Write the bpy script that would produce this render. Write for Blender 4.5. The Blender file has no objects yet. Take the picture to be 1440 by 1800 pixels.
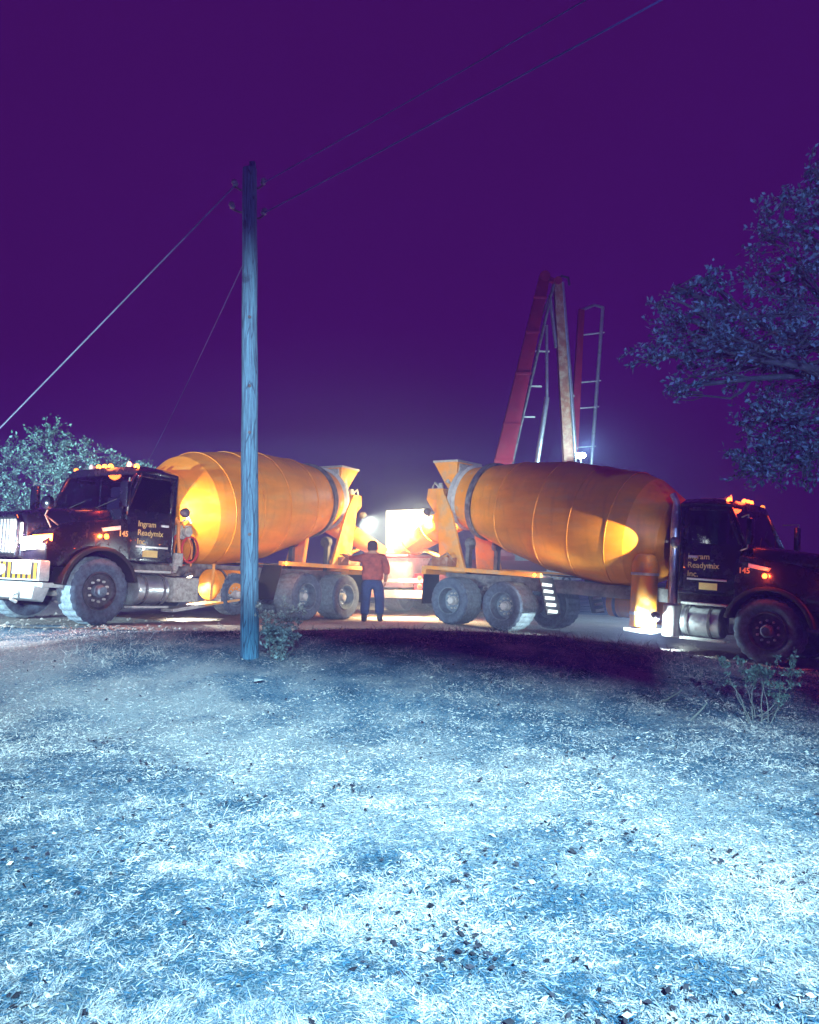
import bpy, bmesh, math, random
import numpy as np
from mathutils import Vector, Matrix, Quaternion

# ------------------------------------------------------------------ camera, world, light, exposure
SC = bpy.context.scene
COL = SC.collection
R = math.radians
PI = math.pi
random.seed(7)
rng = np.random.default_rng(7)
CAM_Z = 1.55
cam_d = bpy.data.cameras.new('camera'); cam_d.lens = 36; cam_d.sensor_width = 36; cam_d.sensor_fit = 'HORIZONTAL'
cam_d.clip_end = 2000; cam_d.clip_start = 0.05
cam = bpy.data.objects.new('camera', cam_d); COL.objects.link(cam)
cam.location = (0, 0, CAM_Z); cam.rotation_euler = (R(90 + 3.97), 0, 0)
SC.camera = cam

W = bpy.data.worlds.new('World'); SC.world = W; W.use_nodes = True
nt = W.node_tree; nt.nodes.clear()
wout = nt.nodes.new('ShaderNodeOutputWorld')
sky = nt.nodes.new('ShaderNodeTexSky'); sky.sky_type = 'NISHITA'; sky.sun_disc = False
sky.sun_elevation = R(-6); sky.sun_rotation = R(200)
b1 = nt.nodes.new('ShaderNodeBackground'); b1.inputs['Strength'].default_value = 0.05
nt.links.new(sky.outputs[0], b1.inputs['Color'])
b2 = nt.nodes.new('ShaderNodeBackground'); b2.inputs['Color'].default_value = (0.46, 0.020, 0.82, 1)   # night sky, violet
b2.inputs['Strength'].default_value = 0.088
ads = nt.nodes.new('ShaderNodeAddShader')
nt.links.new(b1.outputs[0], ads.inputs[0]); nt.links.new(b2.outputs[0], ads.inputs[1])
nt.links.new(ads.outputs[0], wout.inputs['Surface'])

sun_d = bpy.data.lights.new('fill_sun', 'SUN'); sun_d.energy = 0.03; sun_d.angle = R(12); sun_d.color = (0.45, 0.35, 1.0)  # weak violet fill added to lift the shadows
sun = bpy.data.objects.new('fill_sun', sun_d); COL.objects.link(sun); sun.rotation_euler = (R(42), 0, R(-25))

SC.view_settings.view_transform = 'Standard'; SC.view_settings.look = 'None'
SC.view_settings.exposure = 0.0; SC.view_settings.gamma = 1.0
SC.view_settings.use_curve_mapping = False
cy = SC.cycles
cy.use_denoising = True
cy.max_bounces = 4; cy.diffuse_bounces = 2; cy.glossy_bounces = 1; cy.transmission_bounces = 2
cy.transparent_max_bounces = 6; cy.volume_bounces = 0
cy.use_adaptive_sampling = True; cy.adaptive_threshold = 0.05
cy.sample_clamp_indirect = 3.0
cy.caustics_reflective = False; cy.caustics_refractive = False

HAZE_DENSITY = 0.0036; DUST_DENSITY = 0.066
# unseen light tower added behind the camera (lower head: the field; upper head: the trucks, visor below it)
TOWER = Vector((1.05, -5.6, 0.0))
FIELD_POWER = 37000; FIELD_COLOR = (0.42, 0.85, 1.0)
TRUCK_POWER = 17000; TRUCK_COLOR = (0.86, 0.95, 1.0)
# added vehicle-height flood to the left, out of frame, on the truck's front
SIDE_POWER = 11500; SIDE_COLOR = (0.62, 0.92, 1.0)
CENTRE_POWER = 3000

def at(px, py, d):
    """point at forward distance d seen at pixel (px, py) of the 1440x1800 photograph"""
    v = Vector(((px - 720) / 1440, 1, (900 - py) / 1440))
    v.rotate(Quaternion((1, 0, 0), R(3.97)))
    v *= d / v.y
    return Vector((v.x, d, CAM_Z + v.z))

# ------------------------------------------------------------------ helpers
def tag(o, label=None, cat=None, group=None, kind=None):
    if label: o['label'] = label
    if cat: o['category'] = cat
    if group: o['group'] = group
    if kind: o['kind'] = kind
    return o

def empty(name, mat=None, parent=None):
    o = bpy.data.objects.new(name, None); COL.objects.link(o); o.empty_display_size = 0.2
    if parent: o.parent = parent
    if mat is not None: o.matrix_world = mat
    return o

def link_mesh(name, me, parent=None, loc=None):
    o = bpy.data.objects.new(name, me); COL.objects.link(o)
    if parent: o.parent = parent
    if loc is not None: o.location = loc
    return o

def orth(d):
    d = Vector(d).normalized()
    a = Vector((0, 0, 1)) if abs(d.z) < 0.9 else Vector((1, 0, 0))
    u = d.cross(a).normalized(); return u, d.cross(u).normalized(), d

class MB:
    def __init__(s): s.v = []; s.f = []
    def add(s, vs, fs):
        o = len(s.v); s.v += [tuple(v) for v in vs]; s.f += [tuple(i + o for i in f) for f in fs]; return s
    def box(s, x0, x1, y0, y1, z0, z1):
        return s.add([(x0,y0,z0),(x1,y0,z0),(x1,y1,z0),(x0,y1,z0),(x0,y0,z1),(x1,y0,z1),(x1,y1,z1),(x0,y1,z1)],
                     [(0,3,2,1),(4,5,6,7),(0,1,5,4),(1,2,6,5),(2,3,7,6),(3,0,4,7)])
    def bar(s, a, b, w, h, up=(0,0,1)):
        a = Vector(a); b = Vector(b); d = (b-a).normalized(); up = Vector(up)
        if abs(d.dot(up)) > 0.98: up = Vector((1,0,0))
        u = d.cross(up).normalized()*w/2; t = u.cross(d).normalized()*h/2
        vs = [p + i*u + j*t for p in (a, b) for i, j in ((-1,-1),(1,-1),(1,1),(-1,1))]
        return s.add(vs, [(0,1,2,3),(7,6,5,4),(0,4,5,1),(1,5,6,2),(2,6,7,3),(3,7,4,0)])
    def taper(s, a, b, w0, h0, w1, h1, up=(0,0,1)):
        a = Vector(a); b = Vector(b); d = (b-a).normalized(); up = Vector(up)
        if abs(d.dot(up)) > 0.98: up = Vector((1,0,0))
        u = d.cross(up).normalized(); t = u.cross(d).normalized()
        vs = [p + i*u*w/2 + j*t*h/2 for p, w, h in ((a,w0,h0),(b,w1,h1)) for i, j in ((-1,-1),(1,-1),(1,1),(-1,1))]
        return s.add(vs, [(0,1,2,3),(7,6,5,4),(0,4,5,1),(1,5,6,2),(2,6,7,3),(3,7,4,0)])
    def tube(s, pts, r, n=10, cap=True):
        pts = [Vector(p) for p in pts]; m = len(pts)
        rs = r if isinstance(r, (list, tuple)) else [r]*m
        o = len(s.v); u = None
        for i, p in enumerate(pts):
            d = (pts[min(i+1, m-1)] - pts[max(i-1, 0)]).normalized()
            if u is None: u = orth(d)[0]
            u = (u - d*u.dot(d)); u = u.normalized() if u.length > 1e-6 else orth(d)[0]
            w = d.cross(u)
            for k in range(n):
                a = 2*PI*k/n; q = p + (u*math.cos(a) + w*math.sin(a))*rs[i]; s.v.append(tuple(q))
        for i in range(m-1):
            for k in range(n):
                a = o+i*n+k; b = o+i*n+(k+1) % n; s.f.append((a, b, b+n, a+n))
        if cap:
            s.f.append(tuple(o+k for k in reversed(range(n)))); s.f.append(tuple(o+(m-1)*n+k for k in range(n)))
        return s
    def lathe(s, prof, o0, ax, n=32, cap0=True, cap1=True):
        """prof: (distance along ax, radius)"""
        o0 = Vector(o0); u, w, d = orth(ax); o = len(s.v)
        for t, r in prof:
            for k in range(n):
                a = 2*PI*k/n; s.v.append(tuple(o0 + d*t + (u*math.cos(a)+w*math.sin(a))*max(r, 1e-4)))
        for i in range(len(prof)-1):
            for k in range(n):
                a = o+i*n+k; b = o+i*n+(k+1) % n; s.f.append((a, a+n, b+n, b))
        if cap0: s.f.append(tuple(o+k for k in range(n)))
        if cap1: s.f.append(tuple(o+(len(prof)-1)*n+k for k in reversed(range(n))))
        return s
    def prism(s, poly, axis, a0, a1):
        """poly: 2-D outline; axis 'y' -> (x,z) outline extruded in y; 'x' -> (y,z); 'z' -> (x,y)"""
        def P(p, a): return (p[0], a, p[1]) if axis == 'y' else (a, p[0], p[1]) if axis == 'x' else (p[0], p[1], a)
        n = len(poly); vs = [P(p, a0) for p in poly] + [P(p, a1) for p in poly]
        fs = [tuple(range(n)), tuple(range(2*n-1, n-1, -1))] + [(i, i+n, (i+1) % n+n, (i+1) % n) for i in range(n)]
        return s.add(vs, fs)
    def loft(s, rings, close=True, cap=True):
        n = len(rings[0]); o = len(s.v)
        for r in rings: s.v += [tuple(p) for p in r]
        for i in range(len(rings)-1):
            for k in range(n if close else n-1):
                a = o+i*n+k; b = o+i*n+(k+1) % n; s.f.append((a, b, b+n, a+n))
        if cap:
            s.f.append(tuple(o+k for k in reversed(range(n)))); s.f.append(tuple(o+(len(rings)-1)*n+k for k in range(n)))
        return s
    def build(s, name, mat, parent=None, bevel=0, seg=2, smooth=35, loc=None, xf=None):
        me = bpy.data.meshes.new(name); me.from_pydata(s.v, [], s.f)
        bm = bmesh.new(); bm.from_mesh(me)
        bmesh.ops.recalc_face_normals(bm, faces=bm.faces[:])
        if bevel:
            es = [e for e in bm.edges if len(e.link_faces) == 2 and e.calc_face_angle(0) > R(28)]
            bmesh.ops.bevel(bm, geom=es, offset=bevel, segments=seg, profile=0.6, affect='EDGES', clamp_overlap=True)
        if xf is not None: bm.transform(xf)
        bm.to_mesh(me); bm.free()
        if smooth:
            me.polygons.foreach_set('use_smooth', [True]*len(me.polygons)); me.set_sharp_from_angle(angle=R(smooth))
        if mat: me.materials.append(mat)
        return link_mesh(name, me, parent, loc)

def skin(name, verts, edges, radii, mat, parent, sub=2, root=0):
    me = bpy.data.meshes.new(name); me.from_pydata([tuple(v) for v in verts], edges, [])
    o = link_mesh(name, me, parent)
    m = o.modifiers.new('skin', 'SKIN'); m.use_smooth_shade = True
    if not me.skin_vertices: me.skin_vertices.new()
    for i, r in enumerate(radii):
        sv = me.skin_vertices[0].data[i]; sv.radius = (r, r) if not isinstance(r, tuple) else r; sv.use_root = (i == root)
    o.modifiers.new('sub', 'SUBSURF').levels = sub; o.modifiers['sub'].render_levels = sub
    me.materials.append(mat)
    return o

# ------------------------------------------------------------------ materials
def nodes(name):
    m = bpy.data.materials.new(name); m.use_nodes = True
    t = m.node_tree; return m, t, t.nodes['Principled BSDF']

def mat(name, col, rough=0.6, metal=0.0, dust=None, dust_amt=0.0, scale=3.0, var=0.25, bump=0.0, bscale=40, coat=0.0, stretch=(1,1,1)):
    m, t, p = nodes(name); L = t.links
    tc = t.nodes.new('ShaderNodeTexCoord'); mp = t.nodes.new('ShaderNodeMapping'); mp.inputs['Scale'].default_value = stretch
    L.new(tc.outputs['Object'], mp.inputs[0])
    n1 = t.nodes.new('ShaderNodeTexNoise'); n1.inputs['Scale'].default_value = scale; n1.inputs['Detail'].default_value = 6; n1.inputs['Roughness'].default_value = 0.65
    L.new(mp.outputs[0], n1.inputs['Vector'])
    c = Vector(col[:3])
    cr = t.nodes.new('ShaderNodeValToRGB')
    cr.color_ramp.elements[0].position = 0.3; cr.color_ramp.elements[1].position = 0.72
    cr.color_ramp.elements[0].color = (*(c*(1-var)), 1); cr.color_ramp.elements[1].color = (*(c*(1+var*0.6)), 1)
    L.new(n1.outputs['Fac'], cr.inputs[0]); out = cr.outputs[0]
    if dust:
        n2 = t.nodes.new('ShaderNodeTexNoise'); n2.inputs['Scale'].default_value = scale*1.9; n2.inputs['Detail'].default_value = 8; n2.inputs['Roughness'].default_value = 0.7
        L.new(mp.outputs[0], n2.inputs['Vector'])
        r2 = t.nodes.new('ShaderNodeMapRange'); r2.inputs['From Min'].default_value = 0.62 - 0.45*dust_amt; r2.inputs['From Max'].default_value = 0.85 - 0.3*dust_amt
        L.new(n2.outputs['Fac'], r2.inputs['Value'])
        mx = t.nodes.new('ShaderNodeMix'); mx.data_type = 'RGBA'; mx.inputs['B'].default_value = (*dust, 1)
        L.new(r2.outputs[0], mx.inputs['Factor']); L.new(out, mx.inputs['A']); out = mx.outputs['Result']
        mr = t.nodes.new('ShaderNodeMapRange'); mr.inputs['To Min'].default_value = rough; mr.inputs['To Max'].default_value = 0.9
        L.new(r2.outputs[0], mr.inputs['Value']); L.new(mr.outputs[0], p.inputs['Roughness'])
    else: p.inputs['Roughness'].default_value = rough
    L.new(out, p.inputs['Base Color']); p.inputs['Metallic'].default_value = metal
    if coat: p.inputs['Coat Weight'].default_value = coat
    if bump:
        n3 = t.nodes.new('ShaderNodeTexNoise'); n3.inputs['Scale'].default_value = bscale; n3.inputs['Detail'].default_value = 5
        L.new(mp.outputs[0], n3.inputs['Vector'])
        b = t.nodes.new('ShaderNodeBump'); b.inputs['Strength'].default_value = bump; b.inputs['Distance'].default_value = 0.02
        L.new(n3.outputs['Fac'], b.inputs['Height']); L.new(b.outputs[0], p.inputs['Normal'])
    return m

def drum_mat():
    m = mat('orange drum paint', (0.86, 0.30, 0.012), 0.45, dust=(0.66, 0.33, 0.08), dust_amt=0.28, scale=1.3, var=0.22, stretch=(0.5, 1, 2.0), bump=0.25, bscale=2.2)
    t = m.node_tree; L = t.links; p = t.nodes['Principled BSDF']; src = p.inputs['Base Color'].links[0].from_socket; rs = p.inputs['Roughness'].links[0].from_socket
    tc = t.nodes.new('ShaderNodeTexCoord'); n = t.nodes.new('ShaderNodeTexNoise'); n.inputs['Scale'].default_value = 7; n.inputs['Detail'].default_value = 10; n.inputs['Roughness'].default_value = 0.8; L.new(tc.outputs['Object'], n.inputs['Vector'])
    sp = t.nodes.new('ShaderNodeSeparateXYZ'); L.new(tc.outputs['Object'], sp.inputs[0])
    r1 = t.nodes.new('ShaderNodeMapRange'); r1.inputs['From Min'].default_value = -4.0; r1.inputs['From Max'].default_value = -7.4; r1.inputs['To Min'].default_value = -0.02; r1.inputs['To Max'].default_value = 0.13; L.new(sp.outputs['X'], r1.inputs['Value'])
    ad = t.nodes.new('ShaderNodeMath'); ad.operation = 'ADD'; L.new(n.outputs['Fac'], ad.inputs[0]); L.new(r1.outputs[0], ad.inputs[1])
    r2 = t.nodes.new('ShaderNodeMapRange'); r2.inputs['From Min'].default_value = 0.67; r2.inputs['From Max'].default_value = 0.73; L.new(ad.outputs[0], r2.inputs['Value'])
    mx = t.nodes.new('ShaderNodeMix'); mx.data_type = 'RGBA'; mx.inputs['B'].default_value = (0.50, 0.44, 0.38, 1); L.new(src, mx.inputs['A']); L.new(r2.outputs[0], mx.inputs['Factor']); L.new(mx.outputs['Result'], p.inputs['Base Color'])
    # grime streaks running round the drum
    n2 = t.nodes.new('ShaderNodeTexNoise'); mp = t.nodes.new('ShaderNodeMapping'); mp.inputs['Scale'].default_value = (9, 0.8, 0.8); L.new(tc.outputs['Object'], mp.inputs[0]); L.new(mp.outputs[0], n2.inputs['Vector']); n2.inputs['Scale'].default_value = 1.6; n2.inputs['Detail'].default_value = 6
    r3 = t.nodes.new('ShaderNodeMapRange'); r3.inputs['From Min'].default_value = 0.52; r3.inputs['From Max'].default_value = 0.75; r3.inputs['To Max'].default_value = 0.26; L.new(n2.outputs['Fac'], r3.inputs['Value'])
    m2 = t.nodes.new('ShaderNodeMix'); m2.data_type = 'RGBA'; m2.inputs['B'].default_value = (0.30, 0.11, 0.03, 1); L.new(mx.outputs['Result'], m2.inputs['A']); L.new(r3.outputs[0], m2.inputs['Factor']); L.new(m2.outputs['Result'], p.inputs['Base Color'])
    return m

def emis(name, col, strength):
    m, t, p = nodes(name)
    p.inputs['Base Color'].default_value = (*[min(1, c) for c in col], 1); p.inputs['Roughness'].default_value = 0.3
    m.cycles.emission_sampling = 'NONE'      # the lamps' own light objects do the lighting
    p.inputs['Emission Color'].default_value = (*col, 1); p.inputs['Emission Strength'].default_value = strength
    return m

def glass(name, tint=(0.35, 0.33, 0.45)):
    m = bpy.data.materials.new(name); m.use_nodes = True; t = m.node_tree; t.nodes.clear()
    o = t.nodes.new('ShaderNodeOutputMaterial'); tr = t.nodes.new('ShaderNodeBsdfTransparent'); tr.inputs[0].default_value = (*tint, 1)
    g = t.nodes.new('ShaderNodeBsdfGlossy'); g.inputs['Roughness'].default_value = 0.06; g.inputs['Color'].default_value = (0.9, 0.9, 0.9, 1)
    fr = t.nodes.new('ShaderNodeFresnel'); fr.inputs['IOR'].default_value = 1.6
    mx = t.nodes.new('ShaderNodeMixShader')
    t.links.new(fr.outputs[0], mx.inputs[0]); t.links.new(tr.outputs[0], mx.inputs[1]); t.links.new(g.outputs[0], mx.inputs[2]); t.links.new(mx.outputs[0], o.inputs['Surface'])
    return m

DUST = (0.34, 0.33, 0.34)
M = dict(
    black=mat('black paint', (0.009, 0.009, 0.020), 0.24, 0.1, dust=(0.014, 0.016, 0.030), dust_amt=0.2, coat=0.6),
    orange=drum_mat(),
    yellow=mat('yellow orange paint', (0.86, 0.33, 0.022), 0.45, dust=(0.50, 0.36, 0.22), dust_amt=0.40, scale=2.5, var=0.15),
    chrome=mat('chrome', (0.80, 0.82, 0.84), 0.3, 0.55, var=0.05),
    alu=mat('polished aluminium', (0.55, 0.58, 0.62), 0.3, 0.8, dust=DUST, dust_amt=0.35),
    steel=mat('grey frame steel', (0.055, 0.055, 0.065), 0.55, 0.1, dust=(0.26, 0.25, 0.26), dust_amt=0.55, scale=4),
    dirtysteel=mat('dust caked steel', (0.40, 0.41, 0.42), 0.8, dust=(0.6, 0.6, 0.58), dust_amt=0.6, scale=6, bump=0.4),
    concrete=mat('splashed concrete', (0.5, 0.5, 0.48), 0.9, dust=(0.22, 0.19, 0.16), dust_amt=0.5, scale=9, bump=0.8, bscale=30),
    tyre=mat('dusty tyre rubber', (0.025, 0.03, 0.05), 0.85, dust=(0.10, 0.14, 0.20), dust_amt=0.75, scale=5),
    tread=mat('dusty tyre tread', (0.10, 0.10, 0.11), 0.9, dust=(0.26, 0.34, 0.40), dust_amt=0.9, scale=8),
    rim=mat('dusty wheel rim', (0.08, 0.10, 0.14), 0.5, 0.2, dust=(0.20, 0.27, 0.33), dust_amt=0.6, scale=6),
    darkrim=mat('dark wheel rim', (0.03, 0.03, 0.04), 0.5, 0.2, dust=(0.12, 0.12, 0.14), dust_amt=0.5, scale=6),
    white=mat('white enamel', (0.78, 0.78, 0.76), 0.5, dust=(0.5, 0.48, 0.45), dust_amt=0.25),
    panel=mat('grimy pale panel', (0.30, 0.32, 0.31), 0.7, dust=(0.2, 0.18, 0.15), dust_amt=0.4, scale=3),
    rubber=mat('black rubber', (0.02, 0.02, 0.022), 0.7),
    redhose=mat('red hose', (0.62, 0.06, 0.03), 0.5),
    orangehose=mat('orange hose', (0.78, 0.25, 0.04), 0.5),
    boomred=mat('red boom paint', (0.27, 0.013, 0.03), 0.45, dust=(0.3, 0.1, 0.1), dust_amt=0.15),
    boomtan=mat('worn orange boom paint', (0.30, 0.11, 0.05), 0.5, dust=(0.5, 0.4, 0.3), dust_amt=0.4),
    interior=mat('cab interior', (0.05, 0.05, 0.06), 0.8),
    seat=mat('cab seat cloth', (0.09, 0.09, 0.14), 0.9),
    letter=mat('pale yellow lettering', (0.75, 0.55, 0.20), 0.6),
    glass=glass('cab glass'),
    lensclear=glass('clear lamp lens', (0.9, 0.9, 0.9)),
    amber=emis('amber lamp lens', (1.0, 0.24, 0.025), 9.0),
    redamber=emis('red amber lamp lens', (1.0, 0.13, 0.02), 9.0),
    amberdim=emis('dim amber lamp lens', (1.0, 0.24, 0.03), 2.2),
    red=emis('red lamp lens', (1.0, 0.05, 0.02), 5.0),
    headlight=emis('headlamp', (1.0, 0.90, 0.72), 9.0),
    lampwhite=emis('lit work lamp', (0.9, 1.0, 1.0), 26.0),
    lampwarm=emis('lit warm work lamp', (1.0, 0.88, 0.55), 26.0),
    reflector=mat('lamp reflector', (0.8, 0.8, 0.8), 0.1, 1.0, var=0.02),
    denim=mat('dark blue trousers', (0.018, 0.03, 0.10), 0.9, scale=9, var=0.5, bump=1.0, bscale=10),
    shirt=mat('faded red shirt', (0.26, 0.055, 0.04), 0.9, scale=9, var=0.5, bump=1.0, bscale=11),
    skin=mat('skin', (0.42, 0.22, 0.15), 0.6),
    boot=mat('work boot', (0.03, 0.025, 0.03), 0.7),
    hair=mat('dark cap', (0.05, 0.025, 0.03), 0.9),
    bark=mat('grey bark', (0.11, 0.10, 0.10), 0.95, scale=8, var=0.5, bump=0.8),
    twig=mat('dry twig', (0.24, 0.23, 0.22), 0.9, scale=20),
    porcelain=mat('insulator glaze', (0.35, 0.36, 0.42), 0.3),
    wire=mat('bare aluminium wire', (0.25, 0.36, 0.55), 0.5, 0.2),
    darkwire=mat('weathered dark wire', (0.09, 0.11, 0.34), 0.8),
    paper=mat('scrap paper', (0.6, 0.6, 0.6), 0.8),
)

def stripes(name):
    m, t, p = nodes(name); L = t.links
    tc = t.nodes.new('ShaderNodeTexCoord'); sp = t.nodes.new('ShaderNodeSeparateXYZ'); L.new(tc.outputs['Object'], sp.inputs[0])
    mu = t.nodes.new('ShaderNodeMath'); mu.operation = 'MULTIPLY'; mu.inputs[1].default_value = 7.2; L.new(sp.outputs['Y'], mu.inputs[0])
    ad = t.nodes.new('ShaderNodeMath'); ad.operation = 'FRACT'; L.new(mu.outputs[0], ad.inputs[0])
    gt = t.nodes.new('ShaderNodeMath'); gt.operation = 'GREATER_THAN'; gt.inputs[1].default_value = 0.5; L.new(ad.outputs[0], gt.inputs[0])
    mx = t.nodes.new('ShaderNodeMix'); mx.data_type = 'RGBA'; mx.inputs['A'].default_value = (0.03, 0.03, 0.035, 1); mx.inputs['B'].default_value = (0.85, 0.30, 0.03, 1)
    L.new(gt.outputs[0], mx.inputs['Factor']); L.new(mx.outputs['Result'], p.inputs['Base Color']); p.inputs['Roughness'].default_value = 0.5
    return m
M['stripes'] = stripes('orange and black bumper stripes')

def pole_wood():
    m, t, p = nodes('weathered pole wood'); L = t.links
    tc = t.nodes.new('ShaderNodeTexCoord'); mp = t.nodes.new('ShaderNodeMapping'); mp.inputs['Scale'].default_value = (9, 9, 0.5); L.new(tc.outputs['Object'], mp.inputs[0])
    n = t.nodes.new('ShaderNodeTexNoise'); n.inputs['Scale'].default_value = 5; n.inputs['Detail'].default_value = 9; n.inputs['Roughness'].default_value = 0.7; L.new(mp.outputs[0], n.inputs['Vector'])
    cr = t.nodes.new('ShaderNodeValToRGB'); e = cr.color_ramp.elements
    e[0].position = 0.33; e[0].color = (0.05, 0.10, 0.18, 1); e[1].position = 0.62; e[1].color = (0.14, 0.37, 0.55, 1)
    L.new(n.outputs['Fac'], cr.inputs[0]); L.new(cr.outputs[0], p.inputs['Base Color']); p.inputs['Roughness'].default_value = 0.9
    b = t.nodes.new('ShaderNodeBump'); b.inputs['Strength'].default_value = 0.7; b.inputs['Distance'].default_value = 0.015; L.new(n.outputs['Fac'], b.inputs['Height']); L.new(b.outputs[0], p.inputs['Normal'])
    return m
M['pole'] = pole_wood()

def pole_cracks(m):
    t = m.node_tree; L = t.links; p = t.nodes['Principled BSDF']; src = p.inputs['Base Color'].links[0].from_socket
    tc = t.nodes.new('ShaderNodeTexCoord'); mp = t.nodes.new('ShaderNodeMapping'); mp.inputs['Scale'].default_value = (14, 14, 0.9); L.new(tc.outputs['Object'], mp.inputs[0])
    v = t.nodes.new('ShaderNodeTexVoronoi'); v.feature = 'DISTANCE_TO_EDGE'; v.inputs['Scale'].default_value = 1.6; L.new(mp.outputs[0], v.inputs['Vector'])
    r = t.nodes.new('ShaderNodeMapRange'); r.inputs['From Min'].default_value = 0.0; r.inputs['From Max'].default_value = 0.05; r.inputs['To Min'].default_value = 0.75; r.inputs['To Max'].default_value = 0.0; L.new(v.outputs['Distance'], r.inputs['Value'])
    mx = t.nodes.new('ShaderNodeMix'); mx.data_type = 'RGBA'; mx.inputs['B'].default_value = (0.02, 0.03, 0.06, 1); L.new(src, mx.inputs['A']); L.new(r.outputs[0], mx.inputs['Factor'])
    k = t.nodes.new('ShaderNodeTexNoise'); k.inputs['Scale'].default_value = 3.2; k.inputs['Detail'].default_value = 3; L.new(tc.outputs['Object'], k.inputs['Vector'])
    r2 = t.nodes.new('ShaderNodeMapRange'); r2.inputs['From Min'].default_value = 0.64; r2.inputs['From Max'].default_value = 0.70; r2.inputs['To Max'].default_value = 0.6; L.new(k.outputs['Fac'], r2.inputs['Value'])
    m2 = t.nodes.new('ShaderNodeMix'); m2.data_type = 'RGBA'; m2.inputs['B'].default_value = (0.03, 0.05, 0.09, 1); L.new(mx.outputs['Result'], m2.inputs['A']); L.new(r2.outputs[0], m2.inputs['Factor']); L.new(m2.outputs['Result'], p.inputs['Base Color'])
pole_cracks(M['pole'])

def vcol_mat(name, rough=0.9, trans=0.0):
    m, t, p = nodes(name); a = t.nodes.new('ShaderNodeAttribute'); a.attribute_name = 'Col'
    t.links.new(a.outputs['Color'], p.inputs['Base Color']); p.inputs['Roughness'].default_value = rough
    p.inputs['Specular IOR Level'].default_value = 0.25
    return m
M['leafcol'] = vcol_mat('leaf blades', 0.7)
M['grasscol'] = vcol_mat('dry grass blades', 0.85)

def ground_mat(name, cols, s1, s2):
    m, t, p = nodes(name); L = t.links
    tc = t.nodes.new('ShaderNodeTexCoord')
    n1 = t.nodes.new('ShaderNodeTexNoise'); n1.inputs['Scale'].default_value = s1; n1.inputs['Detail'].default_value = 5; L.new(tc.outputs['Object'], n1.inputs['Vector'])
    n2 = t.nodes.new('ShaderNodeTexNoise'); n2.inputs['Scale'].default_value = s2; n2.inputs['Detail'].default_value = 8; n2.inputs['Roughness'].default_value = 0.75; L.new(tc.outputs['Object'], n2.inputs['Vector'])
    mm = t.nodes.new('ShaderNodeMath'); mm.operation = 'MULTIPLY_ADD'; mm.inputs[1].default_value = 0.55; L.new(n1.outputs['Fac'], mm.inputs[0])
    m3 = t.nodes.new('ShaderNodeMath'); m3.operation = 'MULTIPLY'; m3.inputs[1].default_value = 0.45; L.new(n2.outputs['Fac'], m3.inputs[0]); L.new(m3.outputs[0], mm.inputs[2])
    cr = t.nodes.new('ShaderNodeValToRGB'); e = cr.color_ramp.elements
    e[0].position = 0.36; e[0].color = (*cols[0], 1); e[1].position = 0.64; e[1].color = (*cols[-1], 1)
    if len(cols) == 3: k = cr.color_ramp.elements.new(0.5); k.color = (*cols[1], 1)
    ta = t.nodes.new('ShaderNodeAttribute'); ta.attribute_name = 'Trod'
    m4 = t.nodes.new('ShaderNodeMath'); m4.operation = 'MULTIPLY_ADD'; m4.inputs[1].default_value = 0.13; L.new(ta.outputs['Fac'], m4.inputs[0]); L.new(mm.outputs[0], m4.inputs[2])
    L.new(m4.outputs[0], cr.inputs[0]); L.new(cr.outputs[0], p.inputs['Base Color']); p.inputs['Roughness'].default_value = 0.95
    p.inputs['Specular IOR Level'].default_value = 0.15
    b = t.nodes.new('ShaderNodeBump'); b.inputs['Strength'].default_value = 0.9; b.inputs['Distance'].default_value = 0.03; L.new(n2.outputs['Fac'], b.inputs['Height']); L.new(b.outputs[0], p.inputs['Normal'])
    return m
M['soil'] = ground_mat('dry soil and thatch', [(0.02, 0.055, 0.10), (0.12, 0.22, 0.31), (0.50, 0.50, 0.52)], 1.3, 42)
M['road'] = ground_mat('caliche road dust', [(0.30, 0.28, 0.26), (0.44, 0.42, 0.40), (0.56, 0.53, 0.50)], 0.8, 9)

# ------------------------------------------------------------------ terrain
RX = [-60, -14, -5.1, -1.5, 0.8, 5.84, 14, 60]
RZ = [0.9, 0.85, 0.61, 0.35, 0.33, -0.05, -0.35, -0.4]
BX = [-60, -14, -6.15, -4.44, -2.48, -0.17, 2.05, 3.93, 6.15, 14, 60]
BZ = [0.6, 0.60, 0.50, 0.60, 0.62, 0.66, 0.56, 0.33, -0.07, -0.4, -0.4]
def sstep(a, b, t):
    t = np.clip((t-a)/(b-a), 0, 1); return t*t*(3-2*t)
def fbm(x, y, f):
    return (np.sin(x*f*1.0+1.3*np.sin(y*f*0.7+0.5)) + np.sin(y*f*1.31+1.7*np.sin(x*f*0.83+2.0)) + 0.5*np.sin((x+y)*f*2.1+0.9))/2.5
def G(x, y):
    x = np.asarray(x, float); y = np.asarray(y, float)
    road = np.interp(x, RX, RZ); ridge = np.interp(x, BX, BZ)
    field = 0.035*fbm(x, y, 1.1) - 0.12*sstep(7, 10.5, y)*sstep(1.5, 5, x)
    a = sstep(7.2, 12.3, y); b = sstep(12.3, 13.5, y)
    z = field*(1-a) + ridge*a
    z = z*(1-b) + road*b
    return z + 0.02*fbm(x, y, 2.7)*(1-b)
def g(x, y): return float(G(x, y))

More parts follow.
